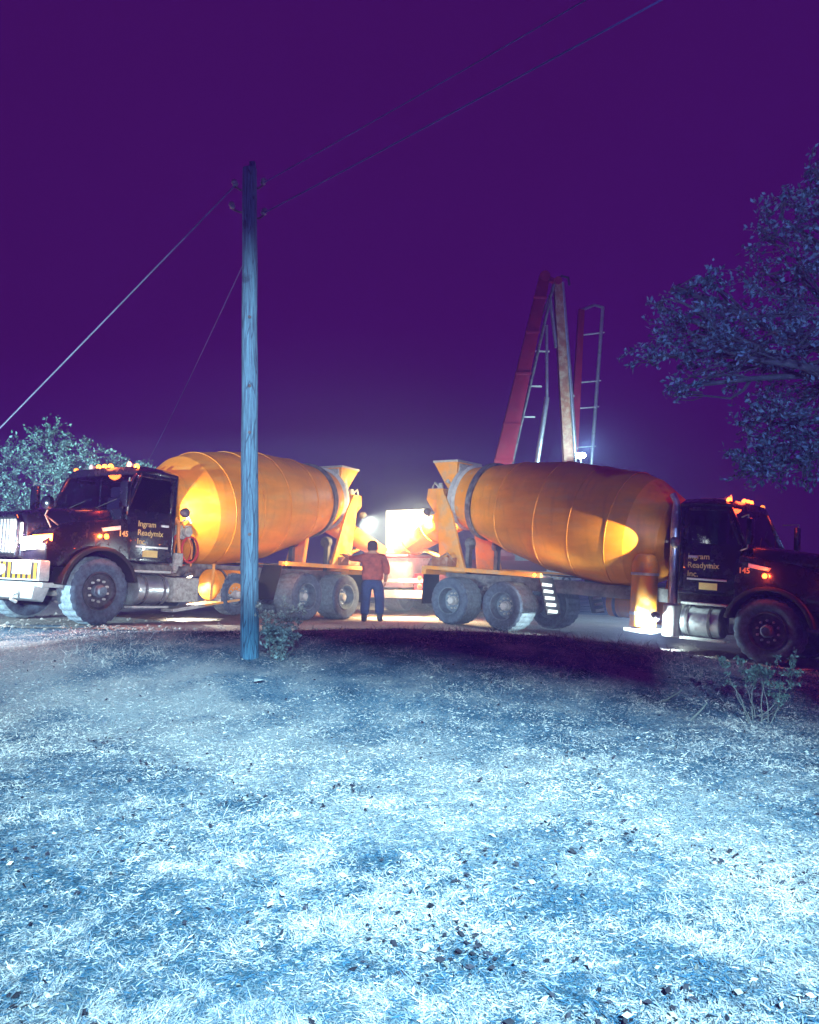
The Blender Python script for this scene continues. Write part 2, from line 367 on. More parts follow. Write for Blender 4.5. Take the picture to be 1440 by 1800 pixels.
def trod(x, y):     # the trodden pale strip across the field
    return np.exp(-((y - (6.2 - 0.80*x + 0.30*np.sin(x*1.9) + 0.2*np.sin(y*2.3)))/(0.75 + 0.10*y))**2)
def grid_sheet(name, xs, ys, zf, m):
    X, Y = np.meshgrid(xs, ys); Z = zf(X, Y)
    v = np.stack([X.ravel(), Y.ravel(), Z.ravel()], 1); nx = len(xs); ny = len(ys)
    i = np.arange((ny-1)*nx).reshape(ny-1, nx)[:, :-1].ravel()
    f = np.stack([i, i+1, i+1+nx, i+nx], 1)
    me = bpy.data.meshes.new(name); me.from_pydata(v.tolist(), [], f.tolist()); me.polygons.foreach_set('use_smooth', [True]*len(f)); me.materials.append(m)
    return link_mesh(name, me)
xs = np.unique(np.concatenate([np.linspace(-75, -12, 12), np.linspace(-12, 12, 160), np.linspace(12, 75, 12)]))
ys = np.unique(np.concatenate([np.linspace(-20, 0, 8), np.linspace(0, 26, 170), np.linspace(26, 110, 16)]))
gd = grid_sheet('ground', xs, ys, G, M['soil']); tag(gd, kind='structure')
XX, YY = np.meshgrid(xs, ys); at_ = gd.data.attributes.new('Trod', 'FLOAT', 'POINT'); at_.data.foreach_set('value', (trod(XX, YY)*(YY < 12)).ravel().astype(np.float32))
rxs = np.linspace(-40, 40, 140); rt = np.linspace(0, 1, 24)
RXX, RT = np.meshgrid(rxs, rt)
edge0 = 13.05 + 0.22*fbm(RXX, RXX*0+1.0, 0.9) + 0.1*fbm(RXX, RXX*0, 3.1); RYY = edge0 + (29 - edge0)*RT
RZZ = G(RXX, RYY) + 0.012 + 0.012*fbm(RXX, RYY, 3.0)*np.clip(RT*8, 0, 1)
v = np.stack([RXX.ravel(), RYY.ravel(), RZZ.ravel()], 1); i = np.arange(23*140).reshape(23, 140)[:, :-1].ravel()
me = bpy.data.meshes.new('road'); me.from_pydata(v.tolist(), [], np.stack([i, i+1, i+141, i+140], 1).tolist())
me.polygons.foreach_set('use_smooth', [True]*len(me.polygons)); me.materials.append(M['road'])
tag(link_mesh('road', me), kind='structure')

# ------------------------------------------------------------------ lamps
def point(parent, loc, power, col, r=0.03, name='lamp_light'):
    d = bpy.data.lights.new(name, 'POINT'); d.energy = power; d.color = col; d.shadow_soft_size = r
    o = bpy.data.objects.new(name, d); COL.objects.link(o); o.parent = parent; o.location = loc; return o
def spot(parent, loc, target, power, col, size, blend=0.3, r=0.05, name='lamp_light'):
    d = bpy.data.lights.new(name, 'SPOT'); d.energy = power; d.color = col; d.shadow_soft_size = r; d.spot_size = R(size); d.spot_blend = blend
    o = bpy.data.objects.new(name, d); COL.objects.link(o); o.parent = parent; o.location = loc
    o.rotation_euler = (Vector(target) - Vector(loc)).to_track_quat('-Z', 'Y').to_euler(); return o

def flood_head(root, base, loc, target, power, col, size, blend, visor, rad=0.025):
    """floodlight head on a stand: housing, lit lens, visor plate added to cut the beam; visor = +1 above, -1 below the beam"""
    loc = Vector(loc); d = (Vector(target) - loc).normalized(); u = d.cross(Vector((0, 0, 1))).normalized(); t = u.cross(d).normalized()
    h = MB(); h.loft([[loc - d*0.22 + u*a*0.12 + t*b*0.08 for a, b in ((-1,-1),(1,-1),(1,1),(-1,1))], [loc - d*0.02 + u*a*0.24 + t*b*0.17 for a, b in ((-1,-1),(1,-1),(1,1),(-1,1))]])
    hd = h.build('lamp_head', M['steel'], root, 0.01)
    l = MB(); l.loft([[loc - d*0.015 + u*a*0.21 + t*b*0.14 for a, b in ((-1,-1),(1,-1),(1,1),(-1,1))], [loc - d*0.005 + u*a*0.21 + t*b*0.14 for a, b in ((-1,-1),(1,-1),(1,1),(-1,1))]])
    l.build('lens', M['lampwhite'], hd)
    if visor:      # far edge on the rays from the lamp to two points of the place: the beam ends on the line through them
        (qa, qb, lift) = visor; a = loc + d*0.0 + t*(0.18 if lift > 0 else -0.18)
        E = []
        for q in (qa, qb):
            v = Vector(q) - base - loc; E.append(loc + v*(1.2/v.dot(d)))
        w = (E[1] - E[0]); mid = (E[0] + E[1])/2; w.normalize()
        k = MB(); k.loft([[a - u*0.6, a + u*0.6, a + u*0.6 + t*0.006, a - u*0.6 + t*0.006], [mid - w*1.7, mid + w*1.7, mid + w*1.7 + t*0.006, mid - w*1.7 + t*0.006]])
        k.build('visor', M['steel'], hd)
    return spot(root, loc + d*0.04, target, power, col, size, blend, rad)

def tower(base, label, heads, height):
    r = empty('added_light_tower', Matrix.Translation(base)); tag(r, label, 'added light tower')  # stand added outside the view to carry the flood heads
    m = MB(); m.tube([(0, 0, 0.25), (0, 0, height)], 0.035); m.build('mast', M['steel'], r)
    m = MB()
    for k in range(3):
        a = 2*PI*k/3 + 0.5; m2 = MB(); m2.tube([(0, 0, 0.75), (math.cos(a)*0.7, math.sin(a)*0.7, 0.02)], 0.022); m2.build('leg', M['steel'], r)
    for loc, tgt, *rest in heads: flood_head(r, base, Vector(loc) - base, Vector(tgt) - base, *rest)
    return r

T0 = Vector((TOWER.x, TOWER.y, g(TOWER.x, TOWER.y)))
l1 = (TOWER.x, TOWER.y + 0.3, 5.4); l2 = (TOWER.x, TOWER.y + 0.3, 2.5); l5 = (TOWER.x + 0.1, TOWER.y + 0.3, 4.3); l4 = (TOWER.x + 0.05, TOWER.y + 0.3, 3.5)
tower(T0, 'tripod floodlight tower added out of view behind the camera, mast with four heads',
      [(l1, (-0.3, 11.6, 0.0), FIELD_POWER, FIELD_COLOR, 52, 1.0, (at(150, 1128, 11.5), at(1300, 1282, 8.2), 1), 0.06),
       (l2, (-2.8, 16.5, 0.9), TRUCK_POWER, TRUCK_COLOR, 34, 0.6, (at(200, 1068, 10.0), at(900, 1068, 10.0), -1)),
       (l4, (5.3, 9.0, 4.4), 6500, (0.22, 0.42, 1.0), 36, 0.6, (at(1000, 880, 9.0), at(1440, 880, 9.0), -1)),  # head added to brighten the oak
       (l5, tuple(at(1335, 1195, 8.4)), 5500, FIELD_COLOR, 7, 0.8, None)], 5.55)  # narrow head added to brighten the shrub alone
SB = Vector((-11.2, 5.6, g(-11.2, 5.6))); l3 = (-11.2, 5.9, 2.6)
tower(SB, 'tripod floodlight with two heads added out of view in front of the black truck, beyond the picture edge',
      [(l3, (-6.4, 16.5, 1.4), SIDE_POWER, SIDE_COLOR, 54, 0.4, ((-8, 20, 4.6), (3, 20, 4.6), 1)), ((-11.2, 5.9, 3.3), (-10.0, 22.5, 4.8), 30000, (0.45, 0.88, 1.0), 22, 0.6, None)], 3.4)  # second head added to brighten the trees behind the truck

# ------------------------------------------------------------------ wheels
WHEELS = {}
def wheel_meshes(key, rad, width, concave, dark):
    """meshes of one wheel, axle along +y pointing outwards, outer face at y=0"""
    if key in WHEELS: return WHEELS[key]
    n = 72; rr = rad*0.56; vs = []; fs = []
    prof = [(-width*0.90, rr), (-width, rad*0.72), (-width, rad*0.90), (-width*0.94, rad*0.975), (-width*0.70, rad), (-width*0.52, rad), (-width*0.48, rad*0.985),
            (-width*0.3, rad), (-width*0.06, rad*0.975), (0.0, rad*0.90), (0.01, rad*0.80), (0.0, rad*0.66), (-width*0.06, rr)]
    for t, r in prof:
        for k in range(n):
            a = 2*PI*k/n
            q = r - (0.018 if (r > rad*0.96 and (k % 3 == 0)) else 0)
            vs.append((math.cos(a)*q, t, math.sin(a)*q))
    for i in range(len(prof)-1):
        for k in range(n):
            a = i*n+k; b = i*n+(k+1) % n; fs.append((a, b, b+n, a+n))
    me = bpy.data.meshes.new('tyre'); me.from_pydata(vs, [], fs); me.polygons.foreach_set('use_smooth', [True]*len(fs)); me.set_sharp_from_angle(angle=R(30))
    me.materials.append(M['tyre']); me.materials.append(M['tread'])
    me.polygons.foreach_set('material_index', [1 if 2 <= i//n <= 7 else 0 for i in range(len(fs))])
    def mk(name, prof, m, nn=40):
        b = MB(); b.lathe(prof, (0, 0, 0), (0, 1, 0), nn); o = b.build(name, m); mm = o.data; bpy.data.objects.remove(o); return mm
    rm = M['darkrim'] if dark else M['rim']
    dsh = -width*concave
    rim = mk('wheel', [(-width*0.85, rr*1.01), (-width*0.05, rr*1.02), (-0.005, rr*1.02), (-0.005, rr*0.95), (-0.04, rr*0.92), (dsh, rr*0.84), (dsh-0.01, rr*0.5), (dsh-0.03, rr*0.3), (dsh-0.03, 0.01)], rm)
    hub = mk('hub', [(dsh-0.03, rr*0.34), (dsh+0.05, rr*0.34), (dsh+0.06, rr*0.30), (dsh+0.12, rr*0.28), (dsh+0.14, rr*0.22), (dsh+0.14, 0.01)], M['dirtysteel'] if not dark else M['rim'], 24)
    b = MB()
    for k in range(10):
        a = 2*PI*k/10; c = Vector((math.cos(a)*rr*0.56, dsh-0.015, math.sin(a)*rr*0.56)); b.lathe([(0, 0.022), (0.05, 0.02), (0.06, 0.012)], c, (0, 1, 0), 8)
    o = b.build('lug_nuts', M['dirtysteel']); nuts = o.data; bpy.data.objects.remove(o)
    WHEELS[key] = (rim, me, hub, nuts); return WHEELS[key]

def put_wheel(parent, key, x, y, z, side, rot=0.0):
    rim, ty, hub, nuts = WHEELS[key]
    w = link_mesh('wheel', rim, parent, (x, y, z)); w.rotation_euler = (0, rot, 0 if side > 0 else PI)
    link_mesh('tyre', ty, w); link_mesh('hub', hub, w); n = link_mesh('lug_nuts', nuts, w); n['kind'] = 'stuff'
    return w

def text_mesh(body, size, m, bold=0.0):
    c = bpy.data.curves.new('lettering', 'FONT'); c.body = body; c.size = size; c.extrude = 0.002; c.offset = bold
    o = bpy.data.objects.new('lettering', c); COL.objects.link(o)
    dg = bpy.context.evaluated_depsgraph_get(); me = bpy.data.meshes.new_from_object(o.evaluated_get(dg)); bpy.data.objects.remove(o)
    me.materials.clear(); me.materials.append(m); return me
def put_text(parent, me, x, y, z, side):
    o = link_mesh('lettering', me, parent); s = side
    X = Vector((-1, 0, 0)) if s > 0 else Vector((1, 0, 0)); Z = Vector((0, s, 0)); Y = Vector((0, 0, 1))
    o.matrix_local = Matrix(((X.x, Y.x, Z.x, x), (X.y, Y.y, Z.y, y), (X.z, Y.z, Z.z, z), (0, 0, 0, 1))); return o

def lamp_dome(parent, name, c, d, r, lit, base, h=0.8):
    """small marker lamp: base ring and a lens dome"""
    c = Vector(c); d = Vector(d).normalized()
    b = MB(); b.lathe([(-0.02, r*1.25), (0.006, r*1.25), (0.006, r*1.0)], c, d, 16); o = b.build(name, base, parent)
    l = MB(); l.lathe([(0.004, r), (r*h*0.5, r*0.9), (r*h*0.85, r*0.6), (r*h, 0.01)], c, d, 16); l.build('lens', lit, o)
    return o

# ------------------------------------------------------------------ concrete mixer truck
def road_frame(front, rear_dir, near_left):
    """root matrix: +x forward, +y truck's left, origin under the front axle; front = near front wheel contact (x, y)"""
    fwd = -Vector((rear_dir[0], rear_dir[1], 0)).normalized(); left = Vector((-fwd.y, fwd.x, 0)); sgn = 1 if near_left else -1
    o = Vector((front[0], front[1], 0)) - left*1.2*sgn
    def P(x, y):
        p = o + fwd*x + left*y; return Vector((p.x, p.y, g(p.x, p.y) + 0.01))
    pf = P(0, 0); nf = P(0, 1.0*sgn); nr = P(-6.0, 1.0*sgn); ff = P(0, -1.0*sgn)
    X = (nf - nr).normalized(); Yv = (nf - ff)*sgn; Yv.normalize(); Z = X.cross(Yv).normalized(); Yv = Z.cross(X).normalized()
    org = nf - Yv*1.0*sgn
    return Matrix(((X.x, Yv.x, Z.x, org.x), (X.y, Yv.y, Z.y, org.y), (X.z, Yv.z, Z.z, org.z), (0, 0, 0, 1)))

wheel_meshes('front', 0.565, 0.40, 0.16, True)
wheel_meshes('rear', 0.525, 0.58, 0.34, False)
wheel_meshes('lift', 0.42, 0.30, 0.2, False)
TXT = [text_mesh(s, 0.142, M['letter'], 0.0012) for s in ('Ingram', 'Readymix', 'Inc.')]
TXTN = text_mesh('145', 0.13, M['letter'], 0.003)

def mixer(name, label, frame, near, chute_to, lit):
    s = near                          # +1: left side faces the camera, -1: right side
    T = empty(name, frame); tag(T, label, 'mixer truck', 'mixer trucks backed up to the pump')
    inv = frame.inverted()
    # --- chassis
    for y in (-0.43, 0.43):
        m = MB(); m.box(-7.6, 0.75, y-0.04, y+0.04, 0.86, 1.12); m.build('chassis_rail', M['steel'], T, 0.008)
    for x in (-1.9, -3.6, -4.6, -6.4, -7.5): MB().box(x-0.06, x+0.06, -0.39, 0.39, 0.9, 1.08).build('cross_member', M['steel'], T)
    m = MB(); m.tube([(0, -0.85, 0.56), (0, -0.5, 0.5), (0, 0.5, 0.5), (0, 0.85, 0.56)], 0.07); m.build('front_axle', M['dirtysteel'], T)
    for x in (-5.3, -6.7):
        m = MB(); m.tube([(x, -0.8, 0.525), (x, 0.8, 0.525)], 0.09); m.lathe([(-0.2, 0.1), (-0.1, 0.22), (0.1, 0.22), (0.2, 0.1)], (x, 0, 0.53), (0, 1, 0), 20); m.build('rear_axle', M['steel'], T)
    for y in (-0.5, 0.5):
        m = MB(); m.bar((-5.0, y, 0.62), (-7.0, y, 0.62), 0.1, 0.16); m.bar((-6.0, y, 0.6), (-6.0, y, 0.95), 0.25, 0.2); m.build('suspension_beam', M['steel'], T, 0.01)
    for sd in (1, -1):
        put_wheel(T, 'front', 0, 1.2*sd, 0.565, sd, 0.4)
        put_wheel(T, 'rear', -5.3, 1.2*sd, 0.525, sd, 0.1); put_wheel(T, 'rear', -6.7, 1.2*sd, 0.525, sd, 0.7)
        if s > 0: put_wheel(T, 'lift', -3.2, 1.12*sd, 0.55, sd, 0.2)
    # --- hood, fenders
    rings = []
    for x, hw, zt, zs, zb in ((1.03, 0.50, 1.72, 1.55, 1.08), (0.97, 0.56, 1.80, 1.62, 1.04), (0.6, 0.66, 1.88, 1.66, 1.0), (0.0, 0.76, 1.95, 1.72, 1.05), (-0.42, 0.86, 1.99, 1.76, 1.12)):
        rings.append([(x, -hw, zb), (x, -hw, zs), (x, -hw*0.86, zt-0.05), (x, -hw*0.6, zt), (x, hw*0.6, zt), (x, hw*0.86, zt-0.05), (x, hw, zs), (x, hw, zb)])
    m = MB(); m.loft(rings); m.build('hood', M['black'], T, 0.02)
    for sd in (1, -1):
        arc = [(math.cos(a)*0.70, 0.56 + math.sin(a)*0.70) for a in np.linspace(R(146), R(32), 16)]
        poly = [(0.98, 0.94), (1.0, 1.30), (0.86, 1.52), (0.4, 1.68), (-0.42, 1.80), (-0.44, 0.96)] + [(-0.58, 0.95)] + arc
        poly = [(0.98, 0.94), (1.0, 1.30), (0.86, 1.52), (0.4, 1.68), (-0.50, 1.80), (-0.60, 1.3)] + arc
        m = MB(); m.prism(poly, 'y', 0.5*sd, 1.13*sd); f = m.build('fender', M['black'], T, 0.045, 3)
        m = MB(); pr = []
        for a in np.linspace(R(166), R(8), 26):
            c, q = math.cos(a), math.sin(a)
            pr.append([(c*0.665, 0.86*sd, 0.56+q*0.665), (c*0.735, 0.86*sd, 0.56+q*0.735), (c*0.735, 1.225*sd, 0.56+q*0.735), (c*0.665, 1.225*sd, 0.56+q*0.665)])
        m.loft(pr); m.build('wheel_arch_flare', M['rubber'], T, 0.012)
        # headlamp cluster at the corner
        m = MB(); m.loft([[(1.02, 0.55*sd, 1.16), (1.02, 0.60*sd, 1.40), (0.985, 0.98*sd, 1.42), (0.985, 0.98*sd, 1.2)], [(1.05, 0.56*sd, 1.17), (1.05, 0.61*sd, 1.39), (0.99, 1.02*sd, 1.41), (0.99, 1.02*sd, 1.21)]])
        hl = m.build('headlight', M['chrome'], T, 0.008)
        m = MB(); m.lathe([(0, 0.085), (0.02, 0.08), (0.03, 0.04), (0.032, 0.01)], (1.04, 0.70*sd, 1.27), (1, 0.05*sd, 0), 20); m.build('lens', M['headlight'] if (lit['head'] and sd == s) else M['reflector'], hl)
        m = MB(); m.loft([[(1.03, 0.84*sd, 1.31), (1.03, 0.84*sd, 1.42), (0.90, 1.145*sd, 1.45), (0.90, 1.145*sd, 1.33)], [(1.06, 0.85*sd, 1.32), (1.06, 0.85*sd, 1.41), (0.92, 1.165*sd, 1.44), (0.92, 1.165*sd, 1.34)]])
        m.build('turn_lamp', M[lit['lens']], hl, 0.006)
        if sd == s:
            if lit['head']: point(T, (1.22, 0.74*sd, 1.27), 90, (1, 0.88, 0.7), 0.05)
            point(T, (1.10, 1.24*sd, 1.40), lit['amber']*1.5, lit['col'], 0.04)
        # hood side lamp and vent
        m = MB(); m.loft([[(-0.02, 1.128*sd, 1.55), (-0.36, 1.128*sd, 1.60), (-0.36, 1.128*sd, 1.68), (0.02, 1.128*sd, 1.61)], [(-0.04, 1.15*sd, 1.56), (-0.35, 1.15*sd, 1.605), (-0.35, 1.15*sd, 1.67), (0.0, 1.15*sd, 1.605)]])
        m.build('side_vent', M['chrome'], T)
        lamp_dome(T, 'side_marker_lamp', (-0.08, 1.14*sd, 1.47), (0.15*sd*0, sd, 0.1), 0.045, M[lit['lens']], M['rubber'])
        if sd == s: point(T, (-0.08, 1.27*sd, 1.48), lit['amber']*0.9, lit['col'], 0.03)
        put_text(T, TXTN, -0.33*1.0 if sd > 0 else -0.52, 1.134*sd, 1.50, sd)
        # hood mirror on the fender
        m = MB(); m.tube([(0.80, 0.92*sd, 1.56), (0.95, 0.98*sd, 1.74), (0.93, 1.02*sd, 1.84)], 0.012, 8); m.tube([(0.70, 0.96*sd, 1.60), (0.95, 0.98*sd, 1.74)], 0.012, 8)
        hm = m.build('hood_mirror', M['steel'], T)
        m = MB(); m.lathe([(0, 0.11), (0.02, 0.12), (0.07, 0.10), (0.10, 0.05)], (0.93, 1.03*sd, 1.93), (1, 0.15*sd, 0.05), 18); m.build('mirror_shell', M['black'], hm)
        # west-coast mirror on the door
        m = MB(); m.tube([(-0.50, 1.10*sd, 2.45), (-0.30, 1.36*sd, 2.48), (-0.30, 1.36*sd, 1.92), (-0.50, 1.10*sd, 1.88)], 0.014, 8); mm_ = m.build('door_mirror', M['steel'], T)
        m = MB(); m.box(-0.33, -0.25, 1.28*sd-0.10, 1.28*sd+0.10, 1.98, 2.42); m.build('mirror_shell', M['black'], mm_, 0.025)
    m = MB(); m.prism([(-0.45, 1.10), (0.45, 1.10), (0.47, 1.60), (0.40, 1.70), (-0.40, 1.70), (-0.47, 1.60)], 'x', 1.03, 1.06); gr = m.build('grille', M['rubber'], T, 0.008)
    for k in range(10):
        y = -0.40 + 0.80*k/9; m = MB(); m.box(1.06, 1.105, y-0.022, y+0.022, 1.13, 1.67); m.build('bar', M['chrome'], gr, 0.008)
    m = MB(); m.tube([(1.08, -0.47, 1.09), (1.08, -0.49, 1.62), (1.08, -0.41, 1.72), (1.08, 0.41, 1.72), (1.08, 0.49, 1.62), (1.08, 0.47, 1.09)], 0.022, 8); m.build('surround', M['black'], gr)
    for sd in (1, -1):
        m = MB(); m.box(1.035, 1.06, 0.505*sd, 0.565*sd, 1.28, 1.62); m.build('chrome_pillar', M['chrome'], T, 0.008)
    # --- bumper
    m = MB(); m.prism([(-1.17, 0.70), (1.17, 0.70), (1.17, 1.02), (-1.17, 1.02)], 'x', 0.92, 1.10); bp = m.build('bumper', M['dirtysteel'], T, 0.02)
    m = MB(); m.box(1.103, 1.112, -1.12, 1.12, 0.73, 0.99); m.build('stripe_panel', M['stripes'], bp)
    for y in (0.20, -0.20, -0.62):
        m = MB(); m.lathe([(0, 0.085), (0.03, 0.085), (0.04, 0.06), (0.045, 0.01)], (1.112, y, 0.86), (1, 0, 0), 20); m.build('fog_lamp', M['white'], bp)
    m = MB(); m.box(1.114, 1.122, 0.48, 0.98, 0.80, 0.97); m.build('number_plate', M['white'], bp, 0.003)
    m = MB(); m.box(0.55, 0.92, -1.0, 1.0, 0.60, 0.68); m.loft([[(1.02, y, z) for y, z in ((-0.9, 0.42), (0.9, 0.42), (0.95, 0.62), (-0.95, 0.62))], [(0.75, y, z) for y, z in ((-0.8, 0.36), (0.8, 0.36), (0.95, 0.60), (-0.95, 0.60))]])
    m.build('lower_valance', M['dirtysteel'], T, 0.02)
    for y in (-0.55, 0.55):
        m = MB(); m.tube([(1.0, y, 0.52), (1.12, y, 0.48), (1.14, y, 0.40), (1.05, y, 0.36)], 0.03, 8); m.build('tow_hook', M['dirtysteel'], T)
    # --- cab
    m = MB(); m.box(-1.60, -0.42, -1.06, 1.06, 1.08, 1.20); m.box(-0.50, -0.42, -1.04, 1.04, 1.20, 1.97); m.box(-1.60, -1.53, -1.06, 1.06, 1.20, 2.64)
    m.build('cab_shell', M['black'], T, 0.02)
    m = MB(); m.loft([[(-0.74, y, z) for y, z in ((-0.96, 2.60), (-0.98, 2.68), (-0.75, 2.76), (0.75, 2.76), (0.98, 2.68), (0.96, 2.60))], [(-1.1, y, z) for y, z in ((-1.02, 2.62), (-1.04, 2.70), (-0.8, 2.80), (0.8, 2.80), (1.04, 2.70), (1.02, 2.62))], [(-1.62, y, z) for y, z in ((-1.04, 2.60), (-1.06, 2.68), (-0.8, 2.78), (0.8, 2.78), (1.06, 2.68), (1.04, 2.60))]])
    m.build('cab_roof', M['black'], T, 0.02)
    for sd in (1, -1):
        m = MB(); m.bar((-0.45, 1.0*sd, 1.96), (-0.76, 0.95*sd, 2.62), 0.07, 0.07); m.build('windscreen_pillar', M['black'], T, 0.012)
    m = MB(); m.loft([[(-0.46, -0.97, 1.97), (-0.42, 0, 1.97), (-0.46, 0.97, 1.97)], [(-0.75, -0.92, 2.62), (-0.71, 0, 2.62), (-0.75, 0.92, 2.62)]], close=False, cap=False)
    m.build('windscreen', M['glass'], T)
    for y in (-0.45, 0.35):
        m = MB(); m.tube([(-0.40, y, 1.985), (-0.52, y+0.42, 2.16)], 0.008, 6); m.build('wiper', M['rubber'], T)
    for sd in (1, -1):
        m = MB(); m.box(-1.50, -0.50, 1.062*sd, 1.10*sd, 1.14, 1.98)
        for a, b in (((-0.53, 1.0), (-0.78, 1.0)),): pass
        m.bar((-0.52, 1.075*sd, 1.98), (-0.76, 1.055*sd, 2.58), 0.04, 0.05); m.box(-1.50, -1.43, 1.05*sd, 1.09*sd, 1.98, 2.62); m.box(-1.43, -0.76, 1.05*sd, 1.085*sd, 2.56, 2.62)
        dr = m.build('door', M['black'], T, 0.012)
        m = MB(); m.prism([(-1.43, 1.98), (-0.55, 1.98), (-0.78, 2.56), (-1.43, 2.56)], 'y', 1.064*sd, 1.07*sd); m.build('window', M['glass'], dr)
        m = MB(); m.box(-1.40, -1.24, 1.10*sd, 1.13*sd, 1.72, 1.76); m.build('handle', M['chrome'], dr, 0.006)
        m = MB(); m.box(-1.42, -0.72, 1.10*sd, 1.112*sd, 1.33, 1.365); m.build('trim_strip', M['chrome'], dr, 0.004)
        for k, me in enumerate(TXT): put_text(dr, me, -0.74 if sd > 0 else -1.42, 1.103*sd, 1.70 - 0.155*k, sd)
        m = MB(); m.box(-1.20, -0.88, 1.10*sd, 1.106*sd, 1.17, 1.29); bd = m.build('badge', M['letter'], dr)
    m = MB(); m.loft([[(-0.55, y, z) for y, z in ((-1.0, 1.5), (1.0, 1.5), (1.0, 1.9), (-1.0, 1.9))], [(-0.85, y, z) for y, z in ((-1.0, 1.45), (1.0, 1.45), (1.0, 1.8), (-1.0, 1.8))]]); m.build('dashboard', M['interior'], T, 0.03)
    for y in (-0.5, 0.5):
        m = MB(); m.box(-1.45, -1.05, y-0.24, y+0.24, 1.4, 1.56); m.bar((-1.42, y, 1.5), (-1.50, y, 2.32), 0.44, 0.12); m.box(-1.52, -1.43, y-0.14, y+0.14, 2.32, 2.52); m.build('cab_seat', M['seat'], T, 0.04)
    m = MB(); c = Vector((-0.98, 0.5, 1.93)); m.tube([c + Vector((math.sin(a)*0.10, math.cos(a)*0.22, math.sin(a)*0.20)) for a in np.linspace(0, 2*PI, 21)], 0.015, 8, False); m.build('steering_wheel', M['interior'], T)
    # roof markers: one at each corner, three in the middle
    for y, x in ((0.86, -0.82), (0.17, -0.80), (0.0, -0.80), (-0.17, -0.80), (-0.86, -0.82)):
        zz = 2.765 if abs(y) < 0.5 else 2.735
        m = MB(); m.loft([[(x-0.09, y-0.05, zz-0.02), (x-0.09, y+0.05, zz-0.02), (x+0.07, y+0.05, zz-0.02), (x+0.07, y-0.05, zz-0.02)], [(x-0.06, y-0.035, zz+0.015), (x-0.06, y+0.035, zz+0.015), (x+0.04, y+0.035, zz+0.015), (x+0.04, y-0.035, zz+0.015)]])
        o = m.build('roof_marker_lamp', M['black'], T)
        dim = (y*s < -0.5)
        m = MB(); m.lathe([(-0.01, 0.05), (0.03, 0.045), (0.055, 0.03), (0.062, 0.008)], (x, y, zz+0.015), (0.35, 0.25*s if y*s > 0.5 else 0, 1), 14); m.build('lens', M['amberdim'] if dim else M[lit['lens']], o)
    point(T, (-0.58, 0.0, 2.90), lit['amber']*0.9, lit['col'], 0.12); point(T, (-0.62, 0.95*s, 2.85), lit['amber']*0.7, (1, 0.08, 0.02), 0.04)
    for sd in (1, -1):
        m = MB(); m.tube([(-1.0, 0.55*sd, 2.79), (-1.45, 0.55*sd, 2.80)], 0.03, 10); m.lathe([(0, 0.035), (0.1, 0.06)], (-1.0, 0.55*sd, 2.82), (1, 0, 0), 12); m.build('air_horn', M['chrome'], T)
    # --- behind the cab: tanks, steps, hoses (both sides)
    for sd in (1, -1):
        yc = 0.86*sd
        m = MB(); m.lathe([(0, 0.24), (0.02, 0.27), (0.68, 0.27), (0.70, 0.24)], (-0.82, yc, 0.60), (-1, 0, 0), 32); ft = m.build('fuel_tank', M['alu'], T)
        for x in (-0.98, -1.38):
            m = MB(); m.lathe([(0, 0.27), (0, 0.281), (0.05, 0.281), (0.05, 0.27)], (x, yc, 0.60), (-1, 0, 0), 32, False, False); m.build('strap', M['steel'], ft)
        MB().box(-1.50, -0.70, 0.75*sd, 1.14*sd, 0.90, 0.94).build('cab_step', M['dirtysteel'], T, 0.006)
        MB().box(-1.50, -0.70, 0.90*sd, 1.14*sd, 0.28, 0.32).build('cab_step', M['dirtysteel'], T, 0.006)
        if sd < 0: continue
        m = MB(); m.box(-2.24, -1.62, 0.62*sd, 1.10*sd, 0.38, 0.84); bx = m.build('battery_box', M['concrete'] if sd > 0 else M['alu'], T, 0.05)
        m = MB(); m.loft([[(-1.62, y*sd, z) for y, z in ((0.8, 0.20), (1.12, 0.20), (1.12, 0.26), (0.8, 0.26))], [(-2.4, y*sd, z) for y, z in ((0.8, 0.30), (1.12, 0.30), (1.12, 0.36), (0.8, 0.36))]]); m.build('lower_step', M['dirtysteel'], T, 0.006)
    # left side: hydraulic tank and marker rod
    m = MB(); m.lathe([(0, 0.25), (0.03, 0.30), (1.10, 0.30), (1.13, 0.25)], (-2.72, 0.80, 0.72), (-1, 0, 0), 32); ft = m.build('hydraulic_tank', M['orange'], T)
    for x in (-2.92, -3.62):
        m = MB(); m.lathe([(0, 0.30), (0, 0.315), (0.06, 0.315), (0.06, 0.30)], (x, 0.80, 0.72), (-1, 0, 0), 32, False, False); m.build('strap', M['steel'], ft)
    m = MB(); m.tube([(-2.50, 1.14, 0.42), (-2.52, 1.16, 1.12)], 0.028, 10); m.build('marker_rod', M['yellow'], T)
    m = MB(); m.loft([[(-2.3, y, z) for y, z in ((0.7, 0.30), (1.12, 0.30), (1.12, 0.34), (0.7, 0.34))], [(-3.3, y, z) for y, z in ((0.7, 0.42), (1.12, 0.42), (1.12, 0.46), (0.7, 0.46))]]); m.build('side_step', M['yellow'], T)
    # right side: upright water tank, exhaust stack with heat shield
    m = MB(); m.lathe([(0, 0.20), (0.03, 0.245), (1.20, 0.235), (1.34, 0.17), (1.37, 0.10)], (-2.30, -0.92, 0.38), (0, 0, 1), 32); wt = m.build('water_tank', M['yellow'], T)
    for z in (0.62, 1.35):
        m = MB(); m.lathe([(0, 0.243), (0, 0.255), (0.05, 0.255), (0.05, 0.243)], (-2.30, -0.92, z), (0, 0, 1), 32, False, False); m.build('strap', M['dirtysteel'], wt)
    m = MB(); m.box(-2.58, -2.02, -1.14, -0.60, 0.30, 0.37); m.build('tank_bracket', M['dirtysteel'], T, 0.01)
